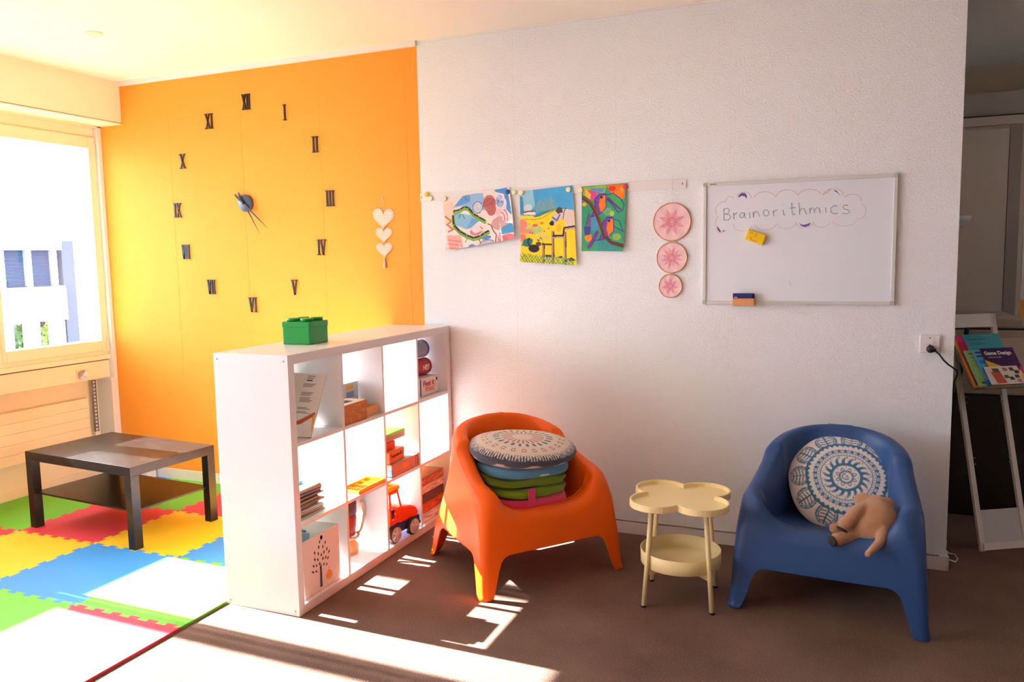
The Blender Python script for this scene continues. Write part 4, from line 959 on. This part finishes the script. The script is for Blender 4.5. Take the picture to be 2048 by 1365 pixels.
c.poly(pp((395, 520), (430, 470), (460, 400), (480, 385), (560, 375), (630, 385), (640, 540), (560, 545), (540, 470), (480, 480), (440, 540)), (226, 206, 196)); c.poly(pp((395, 520), (420, 490), (445, 500), (440, 540), (410, 540)), (40, 36, 40)); c.poly(pp((455, 395), (490, 355), (520, 370), (530, 410), (480, 420)), (90, 66, 50)); c.line(pp((430, 460), (470, 490), (500, 430)), (70, 100, 190), .014); c.line(pp((530, 470), (540, 400), (560, 365)), (50, 50, 60), .007); c.ell(*N_(487, 415), .02, .012, (30, 30, 36))
for x in (340, 430, 545):
    c.line(pp((x, 600 if x > 400 else 720), (x+6, 930)), (200, 150, 110), .024)
    c.line(pp((x+10, 600 if x > 400 else 730), (x+14, 930)), (40, 32, 34), .009)
c.line(pp((330, 730), (420, 725)), (70, 50, 40), .014); c.line(pp((435, 640), (530, 630), (540, 555), (640, 535)), (44, 36, 36), .016); c.line(pp((440, 655), (530, 645)), (206, 170, 150), .012); c.line(pp((550, 570), (640, 555)), (214, 170, 150), .014)
c.poly(pp((560, 850), (610, 830), (650, 850), (600, 870)), (70, 56, 80)); c.poly(pp((360, 830), (420, 825), (420, 850), (360, 855)), (70, 56, 60)); c.poly(pp((450, 850), (520, 825), (530, 845)), (60, 50, 60))
c.poly(pp((130, 760), (150, 700), (200, 675), (240, 690), (230, 740), (190, 770)), (40, 120, 116)); c.ell(*N_(250, 780), .10, .055, (34, 32, 34)); c.line(pp((205, 760), (190, 710), (205, 680)), (34, 32, 34), .012); c.ell(*N_(295, 730), .05, .03, (90, 60, 56)); c.line(pp((300, 690), (315, 660), (330, 690)), (90, 80, 60), .006); c.line(pp((300, 700), (285, 690)), (60, 50, 40), .01)
rs = random.Random(5)
for k in range(18):
    x = 140+k*28; c.line(pp((x-24, 840+rs.randint(-10, 20)), (x+30, 930)), (60, 150, 50) if k < 8 else (40, 150, 130), .007); c.line(pp((x+28, 845), (x-26, 930)), (130, 180, 40) if k % 2 else (50, 150, 120), .007)
c.noise(.12, 3)
painting('bright painting of a white horse and black cat by a yellow field', [(3.122, 1.866), (3.430, 1.884), (3.450, 1.457), (3.130, 1.480)], c, lambda u, v: .003+.022*v*v*(1-.4*u)+.012*max(0, v-.85)*6*(1-u))
# third: two toucans
c = Canvas(114, 170, (56, 160, 116)); N_ = lambda x, y: ((x-708)/(435-(y-165)*.045), (y-(170-(x-708)*.02))/632)
pp = lambda *a: [N_(*q) for q in a]
c.poly(pp((720, 180), (950, 170), (930, 250), (720, 260)), (150, 190, 70)); c.poly(pp((800, 190), (940, 200), (900, 240), (800, 260)), (90, 150, 190)); c.poly(pp((750, 220), (800, 210), (860, 230), (850, 300), (800, 310)), (214, 76, 150)); c.poly(pp((740, 190), (800, 250), (790, 300), (740, 260)), (236, 190, 60)); c.ell(*N_(735, 345), .05, .03, (250, 190, 40))
c.poly(pp((950, 170), (1120, 170), (1120, 300), (1060, 320), (990, 250)), (246, 120, 30)); c.ell(*N_(1000, 205), .08, .04, (226, 50, 30)); c.ell(*N_(1070, 260), .08, .05, (246, 130, 30)); c.ell(*N_(1095, 215), .05, .03, (250, 170, 40))
c.poly(pp((780, 470), (850, 440), (900, 540), (830, 620), (790, 580)), (80, 150, 190)); c.ell(*N_(1050, 660), .10, .05, (150, 190, 90)); c.ell(*N_(960, 420), .10, .06, (110, 180, 120)); c.ell(*N_(1000, 440), .05, .04, (190, 200, 100)); c.ell(*N_(775, 670), .085, .06, (248, 140, 26)); c.poly(pp((720, 740), (830, 700), (850, 790), (720, 795)), (60, 160, 90)); c.ell(*N_(930, 740), .10, .05, (70, 170, 70)); c.poly(pp((730, 560), (800, 560), (790, 640), (740, 650)), (70, 70, 160)); c.poly(pp((860, 690), (1000, 700), (1080, 780), (850, 790)), (60, 150, 150))
def bird(o_):
    body = pp((835+o_[0], 300+o_[1]), (880+o_[0], 250+o_[1]), (940+o_[0], 250+o_[1]), (945+o_[0], 380+o_[1]), (890+o_[0], 440+o_[1]), (800+o_[0], 470+o_[1]), (840+o_[0], 380+o_[1]))
    c.poly(body, (126, 66, 160)); c.poly(pp((885+o_[0], 290+o_[1]), (940+o_[0], 255+o_[1]), (945+o_[0], 380+o_[1]), (900+o_[0], 440+o_[1]), (875+o_[0], 360+o_[1])), (250, 130, 20))
    c.line(body+body[:1], (60, 40, 150), .010); c.ell(*N_(900+o_[0], 285+o_[1]), .03, .018, (30, 26, 30))
bird((0, 0)); bird((75, 225))
c.poly(pp((950, 280), (990, 250), (1060, 290), (1115, 350), (1100, 400), (1050, 400), (990, 340)), (60, 170, 90)); c.line(pp((945, 260), (1010, 250), (1080, 300), (1115, 360), (1100, 410), (1060, 430), (1000, 350), (950, 300)), (40, 60, 160), .011); c.line(pp((960, 290), (1040, 370), (1080, 400)), (120, 40, 130), .02)
c.poly(pp((1020, 500), (1060, 500), (1100, 560), (1105, 610), (1050, 580)), (70, 170, 90)); c.line(pp((1010, 490), (1070, 510), (1110, 610), (1040, 570), (1015, 560)), (40, 70, 170), .010)
c.poly(pp((750, 540), (775, 440), (800, 450), (800, 570)), (120, 90, 150)); c.line(pp((750, 560), (780, 430)), (60, 60, 150), .01); c.line(pp((860, 620), (820, 700), (780, 760)), (110, 60, 150), .045); c.line(pp((790, 765), (830, 700), (930, 680)), (50, 60, 170), .012)
c.line(pp((700, 265), (790, 330), (850, 430), (890, 540), (930, 650), (1000, 715), (1120, 745)), (98, 56, 40), .042); c.line(pp((705, 262), (795, 322), (860, 430), (900, 540), (945, 655)), (140, 90, 66), .010); c.noise(.22, 4)
painting('painting of two purple and orange toucans on a branch, rightmost painting', [(3.478, 1.874), (3.726, 1.880), (3.708, 1.527), (3.477, 1.533)], c, lambda u, v: .003+.010*v*v+.008*v*u)
# --- doily hoops
t = thing('lace_hanging', 'three pink lace hoops hanging in a row from the rail', 'wall hanging', (3.955, -.008, 1.28))
M_GOLD = mat('hoop_gold', (226, 170, 130), .3, metal=.75); M_LACE = attr_mat('lace', .9)
PK, PD, PL = np.array(lin((236, 180, 186))), np.array(lin((226, 146, 158))), np.array(lin((240, 206, 208)))
for k, (R_, zc, dx, n) in enumerate(((.095, .391, .002, 8), (.077, .209, .002, 12), (.059, .064, -.005, 7))):
    hp = MB().tube([(R_*math.cos(q), 0, R_*math.sin(q)) for q in np.arange(0, 2*PI, PI/36)], .0028, 8, closed=True).build('hoop', M_GOLD, t, (dx, 0, zc))
    def lc(r, a, n=n):
        tw = abs(((a*n/(2*PI)+.25*n) % 1)-.5)*2; star = .30+.45*(1-tw)**1.3
        if r < .13: return PD if abs(r-.10) < .02 else PK
        if abs(r-.24) < .035 and abs(((a*26/(2*PI)) % 1)-.5) < .2: return np.array(lin((186, 100, 116)))
        if r < star: return PD if abs(((r*18) % 1)-.5) < .3 else PK*.6+PD*.4
        net = min(abs(((a*36/(2*PI)+r*7) % 1)-.5), abs(((a*36/(2*PI)-r*7) % 1)-.5))
        return PK if net > .28 or r < .5 else PL
    grid_obj('lace', 160, 44, lambda i, j: (R_*j/43*math.cos(2*PI*i/160), .0015*math.sin(7*2*PI*i/160)*(j/43), R_*j/43*math.sin(2*PI*i/160)), lambda i, j: lc(j/43, 2*PI*i/160), M_LACE, hp, closed_u=True)
for za, zb in ((.486, .625), (.286, .296), (.123, .132)): MB().tube([(.002, 0, za), (.004, 0, zb)], .0009, 5).build('string', M_TRIM, t)

# ================================================================== WHITEBOARD
t = thing('whiteboard', 'whiteboard with grey frame and a handwritten word in a cloud', 'whiteboard', (4.556, -.002, 1.5545)); bw, bh = .4395, .3025
M_AL = mat('aluminium', (214, 214, 210), .35, metal=.1); M_PG = mat('corner_grey', (178, 182, 176), .5)
bx('panel', mat('board_white', (228, 234, 242), .12, coat=.3), t, -bw+.006, bw-.006, -.010, 0, -bh+.006, bh-.006)
for s_ in (-1, 1):
    bx('frame_rail', M_AL, t, -bw+.018, bw-.018, -.017, 0, s_*(bh-.008)-.008, s_*(bh-.008)+.008, .002); bx('frame_rail', M_AL, t, s_*(bw-.008)-.008, s_*(bw-.008)+.008, -.017, 0, -bh+.018, bh-.018, .002)
    for s2 in (-1, 1): bx('corner_cap', M_PG, t, s_*(bw-.009)-.0095, s_*(bw-.009)+.0095, -.0185, 0, s2*(bh-.009)-.0095, s2*(bh-.009)+.0095, .002)
bx('maker_mark', M_BLACK, t, -bw+.033, -bw+.066, -.0176, -.0168, bh-.0095, bh-.0065)
bx('pen_ledge', M_AL, t, -.12, .06, -.030, -.016, -bh, -bh+.004)
def BW(x, y):
    u = (x-82)/1875.; v = (y-(140-70*u))/(1165+80*u); return (-bw+2*bw*u, bh-2*bh*v)
def strokes(name, lines, r, m, dots=()):
    b = MB()
    for L in lines: b.tube([(BW(*q)[0], -.0102, BW(*q)[1]) for q in L], r, 5)
    for q in dots: b.lathe([(r*1.3, -.0100), (r*1.3, -.0108)], 8, (BW(*q)[0], 0, BW(*q)[1]), 'Y')
    return b.build(name, m, t)
M_PB = mat('marker_blue', (128, 160, 196), .6); M_PO = mat('marker_orange', (224, 168, 140), .6); M_PP = mat('marker_purple', (110, 78, 160), .6); M_PR = mat('marker_faint', (214, 190, 190), .6)
circ = lambda cx, cy, rx, ry, a0=0, a1=6.28, n=16: [(cx+rx*math.cos(a0+(a1-a0)*k/n), cy+ry*math.sin(a0+(a1-a0)*k/n)) for k in range(n+1)]
LET = [[[(295, 385), (297, 490)], [(292, 388), (335, 380), (355, 398), (342, 424), (300, 436)], [(300, 436), (350, 440), (368, 464), (346, 490), (297, 492)]],
    [[(398, 425), (401, 487)], [(400, 450), (414, 430), (434, 424)]], [[(500, 426), (478, 424), (460, 445), (466, 470), (490, 470), (505, 446), (507, 424), (511, 468), (526, 474)]],
    [[(560, 420), (563, 476)], [(552, 379), (554, 382)]], [[(593, 415), (598, 468)], [(598, 442), (620, 412), (642, 416), (650, 440), (660, 462)]], [circ(725, 428, 28, 28)], [[(795, 405), (802, 459)], [(801, 428), (815, 404), (836, 402)]],
    [[(893, 400), (897, 444), (916, 450)], [(892, 349), (894, 352)]], [[(975, 335), (980, 430), (990, 449), (1012, 442)], [(955, 386), (1010, 378)]], [[(1045, 335), (1055, 446)], [(1055, 416), (1072, 390), (1096, 390), (1108, 415), (1119, 443)]],
    [[(1150, 385), (1155, 439)], [(1155, 408), (1175, 382), (1190, 396), (1197, 433)], [(1197, 410), (1220, 380), (1240, 390), (1251, 433)]], [[(1300, 380), (1308, 431)]],
    [[(1410, 368), (1380, 365), (1350, 390), (1352, 425), (1380, 442), (1413, 438)]], [[(1510, 362), (1480, 362), (1462, 380), (1480, 400), (1515, 408), (1530, 428), (1505, 444), (1460, 440)]]]
for L in LET: strokes('letter', L, .0017, M_PB)
strokes('cloud_outline', [circ(360, 320, 45, 54, 3.2, 5.6), circ(310, 400, 100, 85, 2.6, 4.75), circ(245, 520, 36, 60, 1.9, 4.6), circ(262, 560, 50, 55, .6, 3.0), circ(500, 300, 80, 75, 3.6, 6.1), circ(710, 290, 110, 65, 3.3, 6.1),
    circ(930, 275, 105, 65, 3.2, 6.1), circ(1150, 270, 110, 62, 3.2, 6.1), circ(1370, 270, 95, 66, 3.2, 6.2), circ(1550, 320, 80, 60, 3.6, 6.4)], .0009, M_PO)
strokes('cloud_outline', [circ(1600, 420, 75, 75, -1.2, 1.7), circ(1480, 500, 110, 60, .2, 2.9), circ(1270, 500, 85, 70, .4, 2.9), circ(1105, 500, 90, 75, .3, 2.9), circ(930, 510, 95, 70, .4, 2.8), circ(720, 520, 110, 70, .2, 2.8), circ(490, 530, 95, 70, .3, 3.1)], .0008, M_PR)
strokes('cloud_outline', [[(1275, 258), (1310, 240), (1345, 212)]], .0012, M_PO)
b = MB(); fr = lambda p, q, r: (p, -.0100-r, q)
for P in ([(440, 285), (450, 255), (480, 233), (515, 238), (532, 265), (528, 290), (510, 268), (480, 262), (455, 272)], [(228, 545), (240, 560), (262, 590), (272, 605), (250, 606), (234, 585)], [(1050, 528), (1085, 545), (1120, 540), (1165, 522), (1150, 552), (1110, 566), (1075, 556)], [(1370, 222), (1400, 222), (1432, 262), (1440, 274), (1412, 246)]):
    b.prism([BW(*q) for q in P], .0006, fr)
b.build('purple_patch', M_PP, t); strokes('purple_stroke', [[(285, 598), (312, 592)]], .0018, M_PP)
strokes('smudge', [[(968, 1085), (975, 1115), (985, 1130)], [(1000, 1130), (1005, 1135)]], .0009, mat('smudge_grey', (180, 176, 180), .7), [(815, 1130), (1265, 1122), (880, 685), (1245, 630), (715, 830)])
# sponge magnet
p = BW(628, 660); t = thing('eraser_sponge', 'yellow eraser block with a drawn smiley on the whiteboard', 'eraser', (4.556+p[0], -.0125, 1.5545+p[1])); t.rotation_euler = (0, .36, 0)
bx('block', mat('sponge_yellow', (250, 206, 10), .7, .2, 300), t, -.045, .045, -.024, 0, -.026, .026, .006)
b = MB(); R_ = mat('face_red', (190, 66, 20), .6)
fz = lambda L: [(x, -.0242, z) for x, z in L]
b.tube(fz([(-.024, -.004), (-.020, -.012), (-.010, -.019), (.002, -.020), (.012, -.015)]), .0011, 5); b.tube(fz([(-.024+.006*math.cos(q), .014+.005*math.sin(q)) for q in np.arange(0, 6.4, .5)]), .0008, 5); b.tube(fz([(-.002+.005*math.cos(q), .012+.007*math.sin(q)) for q in np.arange(0, 6.4, .5)]), .0008, 5); b.tube(fz([(-.012, .004), (-.011, -.004)]), .0008, 5); b.build('smiley', R_, t)
p = BW(516, 1280); t = thing('card_holder', 'tan wooden magnetic holder at the lower frame of the whiteboard', 'holder', (4.556+p[0], -.0195, 1.5545+p[1]-.02))
bx('tray', mat('holder_tan', (222, 156, 100), .5), t, -.053, .053, -.034, 0, .0, .037, .004)
for k, (dx, dz, w_, lb) in enumerate(((-.004, .062, .047, 'dark blue card standing in the tan holder, in front'), (.006, .060, .045, 'dark blue card standing in the tan holder, at the back'))):
    o = thing('blue_card', lb, 'card', (4.556+p[0]+dx, -.0455+.012*k, 1.5545+p[1]+.0172)); bx('card', mat('card_navy', (28, 32, 110), .5), o, -w_, w_, -.003, .003, 0, dz-.037, .001)
    if not k: bx('print', M_TRIM, o, -.04, -.025, -.0034, -.0030, .003, .007)
# --- socket and cable
t = thing('wall_socket', 'white square wall socket with switch near the wall end', 'socket', (5.149, -.001, 1.073))
bx('plate', M_WHITE, t, -.042, .042, -.013, 0, -.042, .042, .004); bx('rocker', M_TRIM, t, -.016, .016, -.017, -.012, .002, .018, .002)
MB().lathe([(.003, -.0125), (.003, -.0138)], 10, (0, 0, .027), 'Y').build('indicator', M_DARK, t); MB().lathe([(.004, -.0125), (.004, -.0138)], 10, (0, 0, -.006), 'Y').build('indicator', M_DARK, t)
t = thing('power_cable', 'black plug and cord running from the wall socket round the corner', 'cable', (5.152, -.012, 1.050))
o = MB(); o.lathe([(.014, .0), (.018, -.01), (.016, -.026), (.006, -.032), (0, -.032)], 18, (0, 0, 0), 'Y'); o.box(-.002, .022, -.026, -.008, -.012, .004, bevel=.003); o.build('plug', M_BLACK, t)
MB().tube([(.018, -.018, -.006), (.035, -.02, -.022), (.055, -.018, -.05), (.075, -.014, -.070), (.095, -.012, -.084), (.112, .0, -.098), (.118, .04, -.12), (.112, .08, -.16), (.106, .10, -.3), (.104, .11, -.8), (.108, .13, -1.036)], .004, 8).build('cord', M_BLACK, t)

# ================================================================== BEYOND THE WALL END
PHI = math.radians(31)
t = thing('brochure_stand', 'white leaning metal brochure stand behind the wall end', 'stand', (5.449, .328, 0), PHI); M_ST = mat('stand_white', (222, 214, 204), .4)
Wd = .244; LEAN = .30; HT = 1.16
def P_(a, f_): return (a, LEAN*f_, HT*f_)
for x in (.0, Wd): MB().box(-.013, .013, -.008, .008, 0, math.hypot(LEAN, HT)).build('post', M_ST, t, (x, 0, 0), (-math.atan2(LEAN, HT), 0, 0))
MB().box(-.013, Wd+.013, -.008, .008, -.035, .035).build('top_bar', M_ST, t, P_(0, .975), (-math.atan2(LEAN, HT), 0, 0))
MB().box(.013, Wd-.013, -.004, .004, 0, .17).build('base_plate', mat('stand_grey', (196, 192, 190), .4), t, P_(0, .025), (-math.atan2(LEAN, HT), 0, 0)); MB().box(.0, Wd, -.014, .008, 0, .035).build('bottom_bar', M_ST, t, (0, 0, .004), (-math.atan2(LEAN, HT), 0, 0))
MB().box(-.008, .008, -.008, .008, 0, 1.17).build('back_leg', M_BLACK, t, (Wd/2, .50, 0), (math.atan2(.18, 1.12), 0, 0))
for x in (.013, Wd-.013):
    for f_ in (.36, .385, .62, .645, .70): MB().tube([(x, LEAN*f_-.004, HT*f_), (x+(.016 if x < .1 else -.016), LEAN*f_-.004, HT*f_)], .0025, 6).build('peg', M_STEEL, t)
# sloping rack with brochures
O_ = Vector((5.385, .345, .822)); wv = Vector((math.cos(PHI), math.sin(PHI), 0)); bv = Vector((-math.sin(PHI), math.cos(PHI), 0)); sv = (bv*.175+Vector((0, 0, .236))).normalized(); nv = wv.cross(sv)
slope = math.atan2(.236, .175)
def to_stand(p): return Matrix.Rotation(-PHI, 3, 'Z') @ (p-Vector((5.449, .328, 0)))
rk = MB(); rk.box(-.005, .42, -.006, .28, -.012, -.009); rk.box(-.005, .42, -.008, -.004, -.012, .012)
o = rk.build('rack', mat('rack_clear', (170, 150, 132), .3), t, to_stand(O_), (slope, 0, 0))
for x in (.02, .23): MB().box(-.006, .006, -.004, .004, 0, .18).build('rack_arm', M_ST, t, to_stand(O_+wv*x+sv*.15-nv*.012), (slope-PI/2-.2, 0, 0))
def sheet(name, label, a0, a1, b0, b1, lift, cv, cat='brochure'):
    org = O_+wv*((a0+a1)/2)+sv*b0+nv*lift; q = thing(name, label, cat, org); q.rotation_euler = Matrix((wv, sv, nv)).transposed().to_euler()
    hw, L = (a1-a0)/2, b1-b0
    bx('paper', M_PAPER, q, -hw, hw, 0, L, -.0018, 0); cv.obj('cover', lambda u, v: (-hw+2*hw*u, L*(1-v), .0004), q); return q
c = Canvas(60, 84, (244, 150, 20)); c.poly([(.12, .1), (.5, .2), (.9, .9), (.3, .95)], (150, 66, 10)); c.poly([(.2, .3), (.4, .3), (.7, .9), (.4, .9)], (90, 36, 10)); c.noise(.5, 1)
sheet('brochure', 'orange brochure with dark picture, rearmost on the stand', 0, .205, 0, .29, .000, c)
c = Canvas(40, 60, (206, 20, 90)); c.poly([(0, 0), (1, 0), (1, .12), (0, .12)], (226, 50, 120)); sheet('brochure', 'magenta brochure behind the teal one', .014, .2, .01, .296, .004, c)
c = Canvas(60, 84, (64, 158, 172))
for k in range(3): c.line([(.1, .1+.1*k), (.6-.1*k, .1+.1*k)], (46, 120, 134), .012)
c.line([(.5, .04), (.8, .04)], (110, 190, 200), .01); sheet('brochure', 'teal brochure in the back row of the stand', .056, .262, .01, .30, .008, c)
c = Canvas(50, 70, (150, 200, 120)); c.line([(.2, .1), (.6, .1)], (60, 110, 60), .03); c.line([(.2, .2), (.5, .2)], (100, 170, 60), .03)
for k in range(6): c.line([(.2, .3+.04*k), (.5, .3+.04*k)], (110, 150, 90), .008)
c.poly([(.2, .88), (.5, .88), (.5, .93), (.2, .93)], (50, 50, 46)); sheet('brochure', 'light green brochure, leftmost in the front row', .016, .15, .0, .205, .013, c)
c = Canvas(50, 70, (96, 178, 222)); c.line([(.12, .09), (.6, .09)], (30, 40, 100), .03); c.line([(.12, .19), (.5, .19)], (30, 40, 100), .03); c.poly([(.12, .3), (.7, .3), (.7, .4), (.12, .4)], (20, 130, 220)); c.poly([(0, .8), (.4, 1), (0, 1)], (0, 110, 220)); sheet('brochure', 'sky blue brochure between the green and purple ones', .060, .2, .0, .205, .017, c)
c = Canvas(80, 90, (72, 22, 92)); c.poly([(0, .32), (.55, .56), (1, .72), (1, 1), (.1, 1)], (246, 190, 20)); c.poly([(.85, .6), (1, .5), (1, .7), (.9, .75)], (224, 50, 60)); c.poly([(.78, .75), (.92, .62), (.95, .7), (.84, .82)], (240, 230, 220))
q = sheet('brochure', 'purple and yellow brochure titled Game Design', .106, .292, .0, .208, .021, c)
text_obj('title', 'Game Design', .028, M_PAPER, q, (-.004, .178, .0012), (0, 0, 0), .0010, .0002); text_obj('subtitle', 'Create your own game', .008, M_PAPER, q, (-.03, .155, .0012), (0, 0, 0), .0001, .0002)
c = Canvas(70, 50, (238, 226, 218)); c.poly([(.14, .3), (.42, .3), (.5, .95), (.2, .95)], (206, 90, 70)); c.poly([(.2, .12), (.4, .12), (.42, .32), (.22, .32)], (110, 90, 40))
for k, (u, v, cl) in enumerate([(.52, .1, (170, 110, 100)), (.72, .1, (70, 56, 56)), (.84, .25, (60, 50, 40)), (.48, .5, (110, 84, 50)), (.62, .6, (70, 60, 50)), (.8, .5, (90, 66, 60)), (.82, .75, (206, 130, 110))]): c.poly([(u, v), (u+.13, v), (u+.14, v+.18), (u+.01, v+.18)], cl)
sheet('photo_sheet', 'white leaflet with small photographs in front of the purple brochure', .078, .262, .0, .10, .026, c, 'leaflet')
# copier with black cabinet
t = thing('office_copier', 'beige office copier standing on a black cabinet beyond the brochure stand', 'copier', (5.55, 1.25, 0)); M_CP = mat('copier_beige', (186, 172, 158), .5); M_CK = mat('cabinet_black', (14, 12, 12), .5)
bx('cabinet', M_CK, t, -.32, .22, -.33, .35, 0, .70, .004); bx('cabinet_door', M_CK, t, -.31, .205, -.338, -.33, .03, .69, .002)
bx('paper_drawer', M_CP, t, -.31, .20, -.32, .34, .70, .85, .006); bx('print_unit', M_CP, t, -.31, .185, -.325, .34, .855, .985, .008); bx('scanner', M_CP, t, -.31, .19, -.33, .34, .99, 1.06, .008); bx('feeder_lid', M_CP, t, -.30, .15, -.28, .33, 1.065, 1.12, .012)
for z in (.853, .987, 1.0625): bx('seam', M_DARK, t, -.30, .18, -.324, .3, z-.003, z+.003)
b = MB(); b.prism([(0, 0), (.15, .02), (.135, .035), (-.005, .09)], .28, lambda p, q, r: (.175+p, -.25+r, .985+q)); b.build('output_flap', M_CP, t)
# tall cupboard, header panel, wall lamp
t = thing('tall_cupboard', 'tall grey cupboard at the end of the corridor', 'cupboard', (5.25, 2.0, 0)); M_GC = mat('cupboard_grey', (224, 208, 190), .6)
bx('carcass', M_GC, t, -.6, .58, -.02, .245, 0, 2.30); bx('door_panel', M_GC, t, -.6, .50, -.035, -.02, .06, 2.28, .002); bx('stile', mat('stile_brown', (176, 160, 148), .6), t, .505, .575, -.035, -.02, .0, 2.30); bx('header', M_GC, t, -.6, .60, -.05, -.02, 2.305, 2.36); bx('header_gap', M_DARK, t, -.6, .60, -.046, -.03, 2.36, 2.368)
bx('cornice', mat('cornice_grey', (190, 180, 170), .7), t, -.6, 1.4, .0, .245, 2.375, 2.52)
t = thing('wall_uplighter', 'half-round white uplighter lamp peeking out behind the wall end', 'lamp', (5.455, 1.925, 1.725))
MB().lathe([(0, -.09), (.05, -.075), (.085, -.035), (.095, .0), (.09, .0), (.08, -.03), (.045, -.068), (0, -.08)], 28).build('bowl', M_TRIM, t); bx('bracket', M_TRIM, t, -.015, .015, .05, .04, -.05, -.02)
# poster board
t = thing('poster_board', 'white poster with orange wave at the right picture edge', 'poster', (6.02, 1.62, .0))
c = Canvas(70, 170, (232, 230, 226)); c.poly([(0, .42), (.5, .46), (1, .40), (1, .72), (.5, .80), (0, .70)], (246, 166, 70))
for k in range(10): c.poly([(.1+.3*(k % 3), .05+.085*(k//3)), (.3+.3*(k % 3), .07+.085*(k//3)), (.28+.3*(k % 3), .11+.085*(k//3)), (.12+.3*(k % 3), .10+.085*(k//3))], [(214, 180, 190), (190, 190, 196), (226, 200, 180)][k % 3])
bx('board', M_PAPER, t, -.23, .5, 0, .02, .45, 1.73); c.obj('print', lambda u, v: (-.228+.726*u, -.0006, 1.728-1.276*v), t)
bx('pole', M_STEEL, t, .12, .14, .02, .04, 0.01, .5); bx('foot', M_STEEL, t, -.1, .36, -.06, .1, 0, .02)
